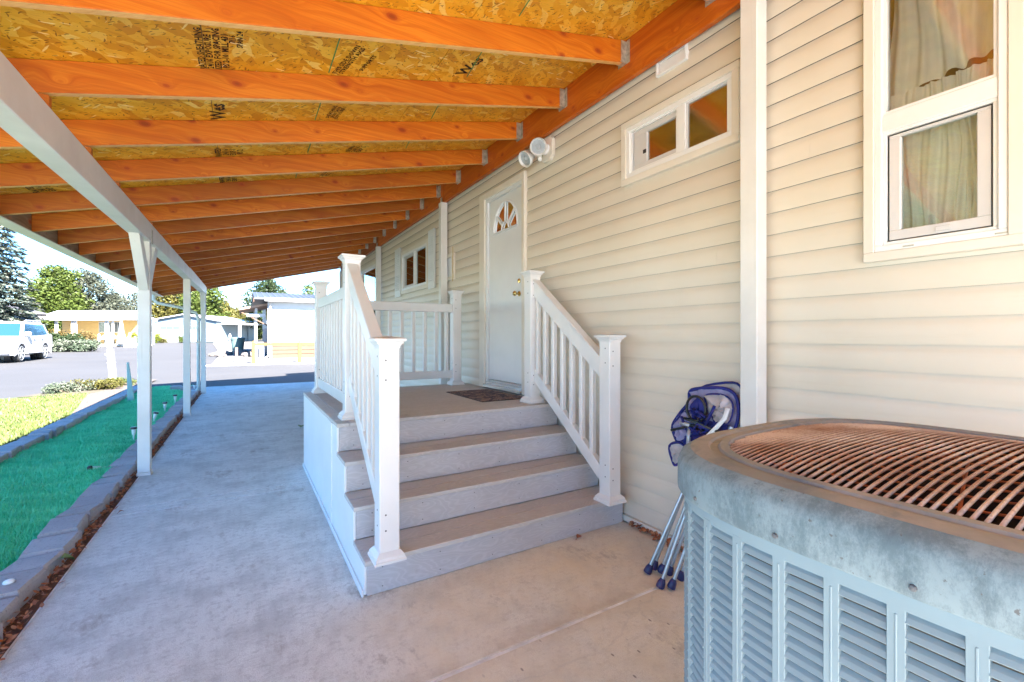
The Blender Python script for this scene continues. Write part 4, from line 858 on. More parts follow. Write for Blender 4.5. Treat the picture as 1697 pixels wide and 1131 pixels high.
for k in range(9):
    y0 = 1.54+.17*rs.random(); z0 = .79+.10*rs.random(); P_ = [(2.185+rs.uniform(-.01, .01), y0+.05*j*rs.uniform(-1, 1), z0+.03*j*rs.uniform(-1, 1)) for j in range(4)]; MB().tube(P_, .008, 6).build('strap', nav if k % 3 else M['black'], ch, smooth=180)

# ------------------------------------------------------------------ solar path lights
def solar(x, y, label, tilt=(0, 0), lying=False):
    t_ = thing('path_light', (x, y, .02), label, 'path light', 'solar path lights along the turf')
    wp = bpy.data.materials.get('path_light_body') or plain('path_light_body', (.72, .78, .76), .3)
    MB().lathe([(0, .015), (.010, .03), (.013, .11), (.024, .125), (.030, .20), (.030, .205), (0, .205)], (x, y, .0), 12).build('lens_body', wp, t_, smooth=40)
    MB().lathe([(0, .206), (.042, .206), (.044, .212), (.042, .232), (.036, .238), (0, .238)], (x, y, 0), 16).build('solar_cap', M['black'], t_, smooth=40)
    MB().lathe([(0, -.04), (.006, .0), (.010, .03)], (x, y, 0), 8).build('stake', M['black'], t_)
    t_.rotation_euler = (tilt[0], tilt[1], 0); t_.scale = (.8, .8, .8)
    if lying: t_.rotation_euler = (0, -PI/2+.1, .55); t_.location = (x, y, .045)
    return t_
solar(-1.19, 8.60, 'leaning solar path light nearest the first carport post, in front of two upright ones', (-.05, .22))
solar(-1.19, 9.80, 'upright solar path light midway along the turf, seen right of the front post')
solar(-1.17, 10.95, 'farthest solar path light standing between the first and second carport posts')
solar(-1.20, 7.30, 'solar path light mostly hidden behind the left edge of the front carport post')
solar(-1.05, 13.3, 'solar path light beside the edging just right of the second carport post', (0, .05))
solar(-1.14, 5.85, 'fallen solar path light lying on its side on the turf', lying=True)
st = MB().prism([(0, 0), (.11, 0), (.06, .80), (.03, .80)], lambda u, v, a: (-2.02+u-.05*v, 11.7+a, .02+v), -.03, .03).build('stake_post', plain('teal_wood', (.32, .48, .46), .6), loc=(-2.0, 11.7, .02), bevel=.004, seg=1)
tag(st, 'short tapered teal stake leaning on the turf right behind the front post', 'stake')

# ------------------------------------------------------------------ leaning yard lamp and its planting
lp = thing('yard_lamp', (-3.13, 16.4, .02), 'white leaning yard lamp post with a pitched cap by the lawn edge', 'lamp post')
wl_ = plain('lamp_white', (.36, .36, .35), .4)
bx, by = -3.13, 16.4
MB().prism([(-.075, 0), (.075, 0), (.065, .98), (-.065, .98)], lambda u, v, a: (bx+u, by+a, .0+v), -.075, .075).build('post', wl_, lp, bevel=.01)
MB().box(bx-.078, bx+.078, by-.078, by+.078, .60, .63).box(bx-.05, bx+.05, by-.05, by+.05, .98, 1.08).box(bx-.075, bx+.075, by-.075, by+.075, 1.08, 1.11).build('collar', wl_, lp)
b = MB()
for sx in (-1, 1):
    for sy in (-1, 1): b.box(bx+sx*.08-.008, bx+sx*.08+.008, by+sy*.08-.008, by+sy*.08+.008, 1.11, 1.27)
b.build('lantern_frame', wl_, lp); MB().box(bx-.07, bx+.07, by-.07, by+.07, 1.11, 1.265).build('lantern_glass', M['glass_clear'], lp)
b = MB()
for h_, z in ((.20, 1.27), (.20, 1.285), (.07, 1.41), (.05, 1.42), (.02, 1.47)): b.v += [(bx-h_, by-h_, z), (bx+h_, by-h_, z), (bx+h_, by+h_, z), (bx-h_, by+h_, z)]
for i in range(4): b.f += [(4*i+k, 4*i+(k+1) % 4, 4*i+4+(k+1) % 4, 4*i+4+k) for k in range(4)]
b.f.append((3, 2, 1, 0)); b.build('lantern_cap', wl_, lp); lp.rotation_euler = (0, -.075, 0)
MB().box(bx-.12, bx-.076, by-.02, by+.02, .84, .88).build('bracket', M['galv'], lp)

# ------------------------------------------------------------------ foliage
def leafmat(name, a, b_, c_=None):
    t = NT(name); g = t.node('ShaderNodeNewGeometry'); rnd = g.outputs['Random Per Island']
    c = t.mix(rnd, a, b_)
    c = t.mix(t.ramp(t.noise(.9, 3, .6), [(.38, 0), (.62, .6)]), c, c_ or tuple(v*.6 for v in a))
    t.fin(c, .55); t.b.inputs['Specular IOR Level'].default_value = .25
    # thin leaves let some light through
    tl = t.node('ShaderNodeBsdfTranslucent'); t.link(c, tl.inputs[0]); mx = t.node('ShaderNodeMixShader'); mx.inputs[0].default_value = .25
    t.link(t.b.outputs[0], mx.inputs[1]); t.link(tl.outputs[0], mx.inputs[2]); t.link(mx.outputs[0], t.out.inputs[0]); return t.m
LM = {'green': leafmat('leaves_green', (.055, .085, .015), (.095, .12, .025)), 'dark': leafmat('leaves_dark', (.025, .045, .018), (.045, .065, .025)), 'grey': leafmat('leaves_grey', (.055, .065, .045), (.10, .105, .075)),
      'blue': leafmat('needles_blue', (.03, .055, .05), (.19, .20, .155), (.018, .038, .035)), 'yellow': leafmat('leaves_yellow', (.09, .085, .018), (.13, .12, .035)), 'varieg': leafmat('leaves_variegated', (.04, .065, .035), (.20, .21, .17), (.05, .08, .045)),
      'bright': leafmat('leaves_bright', (.13, .16, .015), (.18, .19, .028)), 'rust': leafmat('leaves_rust', (.12, .085, .025), (.16, .11, .04))}
bark = plain('bark', (.12, .09, .065), .95, .3, 8)
def cloud(n, fn, size, r, squash=1):
    vs = []; fs = []
    for i in range(n):
        p = fn(r)
        if p is None: continue
        u = Vector((r.gauss(0, 1), r.gauss(0, 1), r.gauss(0, .6))).normalized(); v = u.cross(Vector((r.gauss(0, 1), r.gauss(0, 1), r.gauss(0, 1)))).normalized(); s_ = size*r.uniform(.55, 1.35); k = len(vs); p = Vector(p)
        vs += [p-u*s_, p+v*s_*.45, p+u*s_, p-v*s_*.45]; fs.append((k, k+1, k+2, k+3))
    return vs, fs
def tree(name, base, H, R, mat, label, cat='tree', seed=1, n=9000, leaf=.16, c0=.28, lobes=22, cone=0, trunk=.16, group=None):
    r = random.Random(seed); base = Vector(base); th = thing(name, base, label, cat, group)
    L = []
    for i in range(lobes):
        t_ = (i+.5)/lobes; z = H*(c0+(1-c0)*t_)
        prof = (1-t_)**.8 if cone else math.sin(PI*(.14+.84*t_))**.6
        a = i*2.4+r.uniform(-.4, .4); d = R*prof*r.uniform(.35, .75); s_ = R*(.30+.25*r.random())*(.45+.65*prof)
        L.append((base+Vector((d*math.cos(a), d*math.sin(a), z)), s_))
    L.append((base+Vector((0, 0, H*(c0+.35*(1-c0)))), R*.55)); wts = [l[1]**2 for l in L]
    def fn(r_):
        c_, s_ = r_.choices(L, wts)[0]; v = Vector((r_.gauss(0, 1), r_.gauss(0, 1), r_.gauss(0, 1))).normalized(); q = r_.random()**.35; k = 1+.25*math.sin(v.x*7+c_.x)*math.sin(v.z*6+c_.z)
        return c_+Vector((v.x, v.y, v.z*.8))*s_*q*k
    vs, fs = cloud(n, fn, leaf, r); MB_ = MB(); MB_.v = [tuple(v) for v in vs]; MB_.f = fs; MB_.build('crown', LM[mat], th)
    b = MB(); b.tube([base, base+Vector((.1, 0, H*c0)), base+Vector((0, .1, H*.85))], [trunk, trunk*.7, trunk*.15], 8)
    for c_, s_ in L[::2]: st_ = base+Vector((0, 0, max(H*c0*.8, (c_.z-base.z)*.62))); b.tube([st_, (st_+c_)/2+Vector((0, 0, .1)), c_], [trunk*.4, trunk*.25, trunk*.08], 5)
    b.build('trunk', bark, th, smooth=60); return th
def spruce(name, base, H, R, mat, label, seed, tiers=26, leaf=.11, per=200, group=None):
    r = random.Random(seed); base = Vector(base); th = thing(name, base, label, 'tree', group); vs = []; fs = []; br = MB()
    for i in range(tiers):
        t_ = i/tiers; z = H*(.10+.88*t_); rad = R*(1-t_)**.75+.1; nb = max(4, int(9*(1-t_)+4))
        for k in range(nb):
            a = 2*PI*(k+.5*(i % 2))/nb+r.uniform(-.2, .2); L = rad*r.uniform(.7, 1.12); br.tube([base+Vector((0, 0, z)), base+Vector((math.cos(a)*L, math.sin(a)*L, z-.22*L))], [.03, .008], 4)
            for j in range(max(14, int(per*L/R/3))):
                q = r.random()**.6; sp = .10+.22*q*(1.1-q)*3*L/2; p = base+Vector((math.cos(a)*L*q, math.sin(a)*L*q, z-.22*L*q-.10*q*r.random())); sd = Vector((-math.sin(a), math.cos(a), 0)); p += sd*r.gauss(0, sp*.6)+Vector((0, 0, r.gauss(0, .06)))
                u = (Vector((math.cos(a), math.sin(a), -.25+r.gauss(0, .3)))+sd*r.gauss(0, .9)).normalized(); v = u.cross(Vector((r.gauss(0, .5), r.gauss(0, .5), 1))).normalized(); s_ = leaf*r.uniform(.6, 1.5); n = len(vs)
                vs += [tuple(p-u*s_), tuple(p+v*s_*.4), tuple(p+u*s_), tuple(p-v*s_*.4)]; fs.append((n, n+1, n+2, n+3))
    b = MB(); b.v = vs; b.f = fs; b.build('crown', LM[mat], th); br.tube([base, base+Vector((0, 0, H))], [.22, .02], 8); br.build('trunk', bark, th); return th
def bush(name, base, rx, ry, h_, mat, label, seed, n=3000, leaf=.08, cat='bush', group=None):
    r = random.Random(seed); base = Vector(base); th = thing(name, base, label, cat, group); L = [(base+Vector((r.uniform(-1, 1)*rx*.65, r.uniform(-1, 1)*ry*.65, h_*r.uniform(.3, .62))), r.uniform(.3, .5)) for i in range(9)]
    def fn(r_):
        c_, s_ = r_.choice(L); v = Vector((r_.gauss(0, 1), r_.gauss(0, 1), r_.gauss(0, 1))).normalized()*r_.random()**.4; p = c_+Vector((v.x*rx*s_*1.1, v.y*ry*s_*1.1, v.z*h_*.48)); return p if p.z > base.z else None
    vs, fs = cloud(n, fn, leaf, r); b = MB(); b.v = [tuple(v) for v in vs]; b.f = fs; b.build('foliage', LM[mat], th)
    b = MB()
    for c_, s_ in L: b.tube([base, (base+c_)/2+Vector((0, 0, .03)), c_], [.025, .018, .006], 5)
    b.build('stems', bark, th); return th
def G(u, D, dz=0): p = at(u, D); p.z = gz(p.y)+dz; return p
spruce('spruce_tree', G(-8, 29), 11, 2.5, 'blue', 'tall blue green spruce with pale tips at the left edge of the photo', 2, 30, .12, 420)
tree('broadleaf_tree', G(94, 57), 9.3, 3.3, 'green', 'bright green bushy tree behind the yellow house, next to the grey pine', seed=3, n=15000, leaf=.20, c0=.12, lobes=30)
tree('pine_tree', G(146, 60), 9.2, 3.4, 'grey', 'grey green pine behind the right part of the yellow house', seed=5, n=11000, leaf=.19, c0=.12, lobes=26)
tree('broadleaf_tree', G(188, 66), 6.6, 3.0, 'grey', 'low grey green tree between the pine and the front carport post', seed=6, n=7000, leaf=.19, c0=.1)
tree('broadleaf_tree', G(222, 70), 7.6, 2.2, 'grey', 'thin airy tree just left of the front carport post', seed=7, n=2600, leaf=.17, c0=.2)
tree('broadleaf_tree', G(60, 62), 7.2, 3.0, 'grey', 'pale grey tree behind the spruce, beside the bright green tree', seed=17, n=6000, leaf=.18, c0=.1)
tree('broadleaf_tree', G(285, 78), 10.8, 4.6, 'yellow', 'big yellowish green tree above the left half of the pale blue garage', seed=8, n=12000, leaf=.26, c0=.08, lobes=30)
tree('broadleaf_tree', G(335, 76), 10.6, 4.2, 'green', 'tall green tree seen between the second and last carport posts', seed=9, n=12000, leaf=.25, c0=.08, lobes=28)
tree('broadleaf_tree', G(368, 84), 7.2, 3.6, 'yellow', 'golden green tree directly right of the last carport post', seed=10, n=9000, leaf=.24, c0=.05)
tree('broadleaf_tree', G(392, 92), 6.3, 3.4, 'yellow', 'low golden tree above the neighbour carport roof', seed=12, n=7000, leaf=.24, c0=.05)
tree('broadleaf_tree', G(445, 62), 8.6, 3.2, 'dark', 'dark green tree rising behind the left end of the corrugated roof', seed=13, n=9000, leaf=.20, c0=.2)
tree('broadleaf_tree', G(512, 66), 8.3, 1.8, 'green', 'small tree top peeping above the corrugated roof near the porch railing', seed=14, n=2600, leaf=.17, c0=.4)
tree('broadleaf_tree', G(412, 66), 3.3, 2.0, 'dark', 'small dark tree beyond the trash bin below the wooden awning', seed=15, n=3500, leaf=.15, c0=.1)
for k, u in enumerate((-60, -10, 40, 420, 470, 540)):
    tree('broadleaf_tree', G(u, 105+5*(k % 3)), 7.0, 5.2, ('green', 'dark', 'grey')[k % 3], ['far green tree left of the spruce', 'far dark tree behind the spruce', 'far grey tree behind the dark trimmed house', 'far green tree behind the wooden awning', 'far dark tree behind the corrugated roof', 'far grey tree behind the porch railing'][k], seed=30+k, n=4500, leaf=.34, c0=.02)
bush('shrub', G(104, 31.5), 1.5, 1.0, 1.25, 'dark', 'dark green shrub right behind the white car', 3, 3500, .09)
bush('shrub', G(118, 33), 1.5, .8, 1.5, 'rust', 'golden brown topped shrub against the yellow house wall', 4, 2600, .09)
bush('shrub', G(127, 31), 1.35, .8, .80, 'varieg', 'low pale leaved shrub spreading beside the street', 5, 3400, .10)
bush('shrub', G(228, 44), .55, .55, 1.25, 'bright', 'bright yellow green shrub just left of the front carport post', 6, 1400, .08)
bush('shrub', G(257, 52), .75, .75, 1.25, 'bright', 'round bright green shrub right of the front carport post', 7, 1700, .08)
bush('shrub', G(271, 53), .5, .5, .65, 'yellow', 'small round olive shrub before the garage wall', 8, 900, .07)
bush('shrub', G(301, 53.4), .35, .4, .9, 'green', 'small shrub before the garage, left of the second carport post', 9, 700, .07)
bush('shrub', (-3.15, 14.9, 0), .50, .36, .30, 'yellow', 'low yellow green groundcover at the foot of the leaning lamp post', 10, 2600, .028)
bush('shrub', (-3.62, 14.5, 0), .48, .30, .26, 'varieg', 'low silvery groundcover left of the leaning lamp post', 11, 2200, .026)
bush('shrub', (-2.85, 15.6, 0), .36, .30, .26, 'green', 'small green groundcover right of the leaning lamp post', 12, 1400, .028)
# edge of the lawn planting
sheet('planting_bed', [[(-4.3, 13.9), (-2.62, 14.2), (-2.5, 16.9), (-3.3, 16.9)]], M['soil'], .012, label='planting bed round the yard lamp')

# ------------------------------------------------------------------ neighbouring buildings
cy_, sy_ = math.cos(YAW), math.sin(YAW)
def frame(u, D, rz=-YAW):     # a building's own axes: origin at its front left corner, x along the front, y to the back
    o = G(u, D); return o, rz
class BB(MB):
    def __init__(s, o, rz): super().__init__(); s.o = o; s.R = Matrix.Rotation(rz, 3, 'Z')
    def build(s, name, m, parent=None, **k):
        s.v = [tuple(s.o+s.R @ Vector(v)) for v in s.v]; return super().build(name, m, parent, **k)
def P(o, rz, name, m, par, fn, **k): b = BB(o, rz); fn(b); return b.build(name, m, par, **k)
yel = plain('yellow_siding', (.45, .31, .12), .6, .06); whp = plain('white_house_paint', (.42, .42, .43), .5, .05); mroof = plain('white_metal_roof', (.40, .41, .44), .4, .06); blw = plain('pale_blue_paint', (.12, .155, .18), .5, .05); dkt = plain('dark_trim', (.06, .06, .075), .5); wing = NT('neighbour_glass').fin((.05, .07, .08), .08, spec=1)
# yellow house
o, rz = frame(64, 42); yh = thing('yellow_house', o, 'long yellow mobile home with a white metal roof and porch columns', 'house')
W_ = 7.75
P(o, rz, 'wall', yel, yh, lambda b: b.box(.0, W_, 2.2, 3.9, 0, 2.45), bevel=0)
for k in range(16): P(o, rz, 'siding_board', yel, yh, lambda b: b.obox((W_/2, 2.185, .12+k*.15), (1, 0, 0), (0, 1, -.12), (0, .12, 1), W_/2, .008, .074))
P(o, rz, 'roof', mroof, yh, lambda b: b.prism([(-.3, 2.55), (2.0, 3.40), (4.3, 2.55), (4.3, 2.42), (-.3, 2.42)], lambda u, v, a: (a, u, v), -.2, W_+.05))
P(o, rz, 'fascia', whp, yh, lambda b: b.box(-.25, W_+.1, -.34, -.302, 2.36, 2.58))
P(o, rz, 'gable_wall', blw, yh, lambda b: b.prism([(2.2, 0), (3.9, 0), (3.9, 2.45), (2.0, 3.22), (.1, 2.45), (2.2, 2.45)], lambda u, v, a: (a, u, v), W_+.055, W_+.09))
for xx in (3.15, 3.32, 3.52, 6.32, 6.52, 6.98): P(o, rz, 'porch_column', whp, yh, lambda b: b.box(xx, xx+.11, -.1, .01, 0, 2.4))
P(o, rz, 'hanging_blind', whp, yh, lambda b: b.box(1.52, 1.82, -.02, .03, 1.15, 2.4))
for x0, x1 in ((3.75, 4.25), (4.58, 5.12), (5.28, 5.80)):
    f_ = P(o, rz, 'window', whp, yh, lambda b: b.box(x0-.07, x1+.07, 2.14, 2.175, 1.22, 2.30)); P(o, rz, 'pane', wing, f_, lambda b: b.box(x0, (x0+x1)/2-.02, 2.13, 2.138, 1.29, 2.23).box((x0+x1)/2+.02, x1, 2.13, 2.138, 1.29, 2.23))
for yy_ in (2.65, 3.4): f_ = P(o, rz, 'window', whp, yh, lambda b: b.box(W_+.092, W_+.11, yy_-.25, yy_+.25, 1.2, 2.1)); P(o, rz, 'pane', wing, f_, lambda b: b.box(W_+.112, W_+.118, yy_-.18, yy_+.18, 1.27, 2.03))
P(o, rz, 'porch_slab', M['concrete'], yh, lambda b: b.box(-.3, W_+1.2, -.9, 2.17, -.05, .10))
um = thing('patio_umbrella', G(201, 40.5), 'closed white patio umbrella beside the yellow house porch', 'umbrella'); p0 = G(201, 40.5)
MB().lathe([(.02, .1), (.34, .25), (.30, .6), (.20, 1.4), (.12, 2.1), (.04, 2.5), (0, 2.55)], p0, 12).build('canopy', whp, um, smooth=60); MB().tube([p0, p0+Vector((0, 0, 2.6))], .025, 8).build('pole', whp, um)
for k in range(5):
    q = G(206+4.5*k, 39.5-.3*k); o_ = MB().box(q.x-.06, q.x+.06, q.y-.06, q.y+.06, q.z, q.z+(1.1, .8, 1.25, .8, .95)[k]).build('garden_post', whp, loc=q); tag(o_, ['white garden post nearest the closed umbrella', 'second short white garden post right of the umbrella', 'tallest white garden post right of the umbrella', 'white garden post before the gable end', 'white garden post next to the bright shrub'][k], 'post', 'white posts by the yellow house')
q = G(164, 38); b = MB(); b.lathe([(.09, 0), (.07, .5), (.12, .75), (.05, .95), (.09, 1.08), (0, 1.2)], q, 12); o_ = b.build('garden_statue', whp, loc=q, smooth=60); tag(o_, 'slim white garden ornament before the yellow house', 'ornament')
# dark trimmed house
rz = -YAW+.80; o = G(62, 37)-Vector((math.cos(rz), math.sin(rz), 0))*6.7; o.z = .35; dh = thing('dark_trimmed_house', o, 'pale grey house with dark trim and low roof behind the white car', 'house'); W_ = 6.7
P(o, rz, 'wall', blw, dh, lambda b: b.box(0, W_, 0, 5, 0, 2.85))
P(o, rz, 'roof', plain('dark_roof', (.06, .06, .08), .6), dh, lambda b: b.prism([(-.3, 2.95), (W_-2.2, 3.55), (W_-1.3, 3.50), (W_+.5, 2.95), (W_+.5, 2.85), (-.3, 2.85)], lambda u, v, a: (u, a, v), -.6, 5.4))
for xx in (3.4, 4.25, 5.05, 5.85, W_-.04): P(o, rz, 'corner_post', dkt, dh, lambda b: b.box(xx-.04, xx+.05, -.05, -.002, 0, 2.85))
for xx, w2 in ((4.0, .12), (4.95, .10), (6.0, .12)): P(o, rz, 'shutter', dkt, dh, lambda b: b.box(xx, xx+w2, -.04, -.003, 1.5, 2.6))
for x0, x1 in ((5.25, 5.75), (3.55, 3.9), (2.2, 3.0)):
    f_ = P(o, rz, 'window', whp, dh, lambda b: b.box(x0-.05, x1+.05, -.03, -.003, 1.4, 2.6)); P(o, rz, 'pane', wing, f_, lambda b: b.box(x0, (x0+x1)/2-.02, -.04, -.032, 1.45, 2.55).box((x0+x1)/2+.02, x1, -.04, -.032, 1.45, 2.55))
# pale blue garage house
o, rz = frame(252, 55); gh = thing('garage_house', o, 'pale blue gabled garage with strip windows beyond the carport posts', 'house'); W_ = 7.95
P(o, rz, 'wall', blw, gh, lambda b: b.prism([(0, 0), (W_, 0), (W_, 2.65), (W_/2, 3.35), (0, 2.65)], lambda u, v, a: (u, a, v), 0, 8))
P(o, rz, 'roof', mroof, gh, lambda b: b.prism([(-.25, 2.62), (W_/2, 3.38), (W_+.25, 2.62), (W_+.25, 2.74), (W_/2, 3.50), (-.25, 2.74)], lambda u, v, a: (u, a, v), -.3, 8.2))
dg_ = P(o, rz, 'garage_door', plain('garage_door_paint', (.27, .30, .32), .5), gh, lambda b: b.box(.9, 5.9, -.03, -.002, 0, 2.1))
for k in range(3): P(o, rz, 'door_panel', bpy.data.materials['garage_door_paint'], dg_, lambda b: b.box(.95, 5.85, -.045, -.032, .05+.5*k, .5+.5*k))
for x0, x1 in ((1.0, 3.4), (4.6, 5.8)):
    for j in range(3): P(o, rz, 'window', wing, dg_, lambda b: b.box(x0+(x1-x0)*j/3+.02, x0+(x1-x0)*(j+1)/3-.02, -.05, -.035, 1.62, 2.0))
q, rz2 = frame(358, 56); cp_ = thing('neighbour_carport', q, 'flat white carport attached right of the pale blue garage', 'carport')
P(q, rz2, 'roof', whp, cp_, lambda b: b.box(-.3, 3.2, -.2, 6, 2.25, 2.45))
for xx in (2.85, 3.05): P(q, rz2, 'post', whp, cp_, lambda b: b.box(xx, xx+.12, -.1, .02, 0, 2.25))
P(q, rz2, 'back_wall', blw, cp_, lambda b: b.box(-.1, .9, 5.4, 5.5, 0, 2.2))
# neighbour on the right, straight ahead
nb_ = thing('white_neighbour_house', (1.2, 28.05, .16), 'white walled neighbour house with brown skirting and corrugated roof', 'house')
skb = plain('brown_skirting', (.11, .055, .032), .7, .12)
MB().box(1.2, 10.5, 28.05, 38.5, 1.03, 3.36).build('wall', whp, nb_)
for k in range(4): MB().box(1.195, 10.5, 28.02+.004*k, 28.05, .16+.218*k, .16+.218*(k+1)-.02).build('skirting_board', skb, nb_, bevel=.008, seg=1)
MB().box(1.24, 10.4, 28.06, 38.4, .1, 1.03).build('base', dkt, nb_); MB().box(1.17, 1.199, 28.2, 38.4, 1.03, 1.85).build('side_panel', plain('brown_grey_panel', (.22, .17, .17), .7), nb_)
MB().box(1.165, 1.199, 28.15, 38.4, 1.86, 3.30).build('side_wall', blw, nb_)
MB().prism([(27.6, 3.36), (32.6, 4.05), (39.2, 3.36), (39.2, 3.46), (32.6, 4.16), (27.6, 3.47)], lambda u, v, a: (a, u, v), .45, 10.9).build('roof', plain('corrugated_roof', (.045, .05, .065), .5), nb_)
for k in range(34): x_ = .6+.3*k; MB().prism([(27.6, 3.475), (32.6, 4.165), (32.6, 4.19), (27.6, 3.50)], lambda u, v, a: (a, u, v), x_, x_+.05).build('roof_rib', plain('roof_rib', (.075, .08, .10), .5) if k == 0 else bpy.data.materials['roof_rib'], nb_)
MB().box(.95, 10.9, 27.55, 27.598, 3.28, 3.47).build('fascia', whp, nb_)
MB().prism([(27.6, 3.2), (32.6, 3.85), (32.6, 4.05), (27.6, 3.40)], lambda u, v, a: (a, u, v), .42, .449).build('barge_board', skb, nb_)
MB().box(1.10, 1.30, 27.98, 28.045, .2, 3.3).build('corner_trim', whp, nb_); MB().tube([(1.22, 27.9, 3.25), (1.22, 27.92, .35), (1.0, 27.8, .2)], .05, 8).build('downspout', plain('brown_downspout', (.42, .36, .32), .5), nb_, smooth=60)
for y_ in (29.2, 30.3): f_ = MB().box(1.14, 1.164, y_, y_+.6, 2.0, 3.0).build('window', skb, nb_); MB().box(1.13, 1.139, y_+.08, y_+.52, 2.08, 2.92).build('pane', wing, f_)
MB().prism([(-.25, 2.78), (1.15, 3.10), (1.15, 3.22), (-.25, 2.90)], lambda u, v, a: (u, a, v), 28.4, 33).build('awning', plain('awning_wood', (.22, .14, .10), .6), nb_)
for y_ in (28.7, 30.5, 32.4): MB().box(.50, .62, y_, y_+.12, .15, 2.95).build('porch_post', whp, nb_)
MB().bar((-.2, 28.6, 2.72), (1.15, 28.6, 1.95), .06, .06).build('awning_strut', skb, nb_); MB().box(.12, 1.0, 28.52, 28.56, 2.44, 2.62).build('sign_board', whp, nb_)
MB().box(.70, .98, 28.6, 28.9, .16, .80).build('utility_box', whp, nb_, bevel=.01)
# low rail fence
rl = thing('rail_fence', (.31, 23.7, .1), 'low yellowish wooden rail fence before the neighbour skirting', 'fence'); wdm = plain('pine_rail', (.16, .085, .015), .6, .15)
for k, x_ in enumerate((.36, 2.28, 4.2, 6.1)): MB().box(x_-.07, x_+.07, 23.62, 23.76, .05, 1.08).build('post', wdm, rl, bevel=.012); MB().lathe([(0, 1.16), (.05, 1.13), (.07, 1.085), (0, 1.084)], (x_, 23.69, 0), 8).build('post_knob', wdm, rl)
for a, c_ in ((.43, 2.21), (2.35, 4.13), (4.27, 6.03)): MB().box(a, c_, 23.66, 23.71, .93, 1.05).build('rail', wdm, rl)
o_ = MB().box(-.38, -.27, 25.2, 25.3, .1, .82).build('bollard', plain('rusty_post', (.20, .12, .09), .8), loc=(-.33, 25.25, .12), bevel=.01); tag(o_, 'short brown post standing before the trash bin', 'post')
# trash bin
tb = thing('trash_bin', (-.39, 36.0, .25), 'grey green round trash bin on the gravel beside the rocks', 'bin'); bm_ = plain('bin_plastic', (.10, .16, .15), .5)
MB().lathe([(0, .25), (.33, .25), (.41, 1.12), (.44, 1.14), (.44, 1.20), (.40, 1.20), (.38, 1.0), (0, .9)], (-.39, 36.0, 0), 20).build('barrel', bm_, tb, smooth=40); MB().lathe([(.45, 1.20), (.45, 1.25), (.3, 1.30), (0, 1.32)], (-.39, 36.0, 0), 20).build('lid', bm_, tb, smooth=40)
q = G(381, 33); b = MB(); b.lathe([(.16, 0), (.12, .1), (.07, .35), (.10, .8), (.20, .86), (.06, .95), (.09, 1.15), (0, 1.3)], q, 12); o_ = b.build('garden_statue', whp, loc=q, smooth=60); tag(o_, 'white garden figure standing left of the trash bin', 'ornament')
rs = random.Random(21)
rk = ['low flat rock at the left tip of the gravel bed', 'pale rock leftmost in the rock cluster', 'rock under the white figure', 'rock before the trash bin', 'tall grey rock right of the trash bin', 'rock behind the short brown post', 'round rock beside the first fence post', 'small rock in front of the rock cluster', 'brown rock between bin and fence', 'grey rock near the awning post', 'broad rock at the back of the cluster']
for k, (u, D) in enumerate(((352, 26.5), (362, 27), (369, 28.5), (378, 28), (402, 27.5), (396, 29), (411, 26), (366, 25.6), (405, 30), (415, 29.5), (388, 30.5))):
    q = G(u, D); s_ = rs.uniform(.16, .34); b = MB().sph((0, 0, 0), 1, 9, 6); b.v = [(q.x+v[0]*s_*(1+.25*math.sin(v[1]*5+k)), q.y+v[1]*s_*.8, q.z+s_*.3+v[2]*s_*.6*(1+.3*math.sin(v[0]*6+k))) for v in b.v]
    o_ = b.build('rock', M['rock'], loc=q); tag(o_, rk[k], 'rock', 'rocks edging the gravel yard')

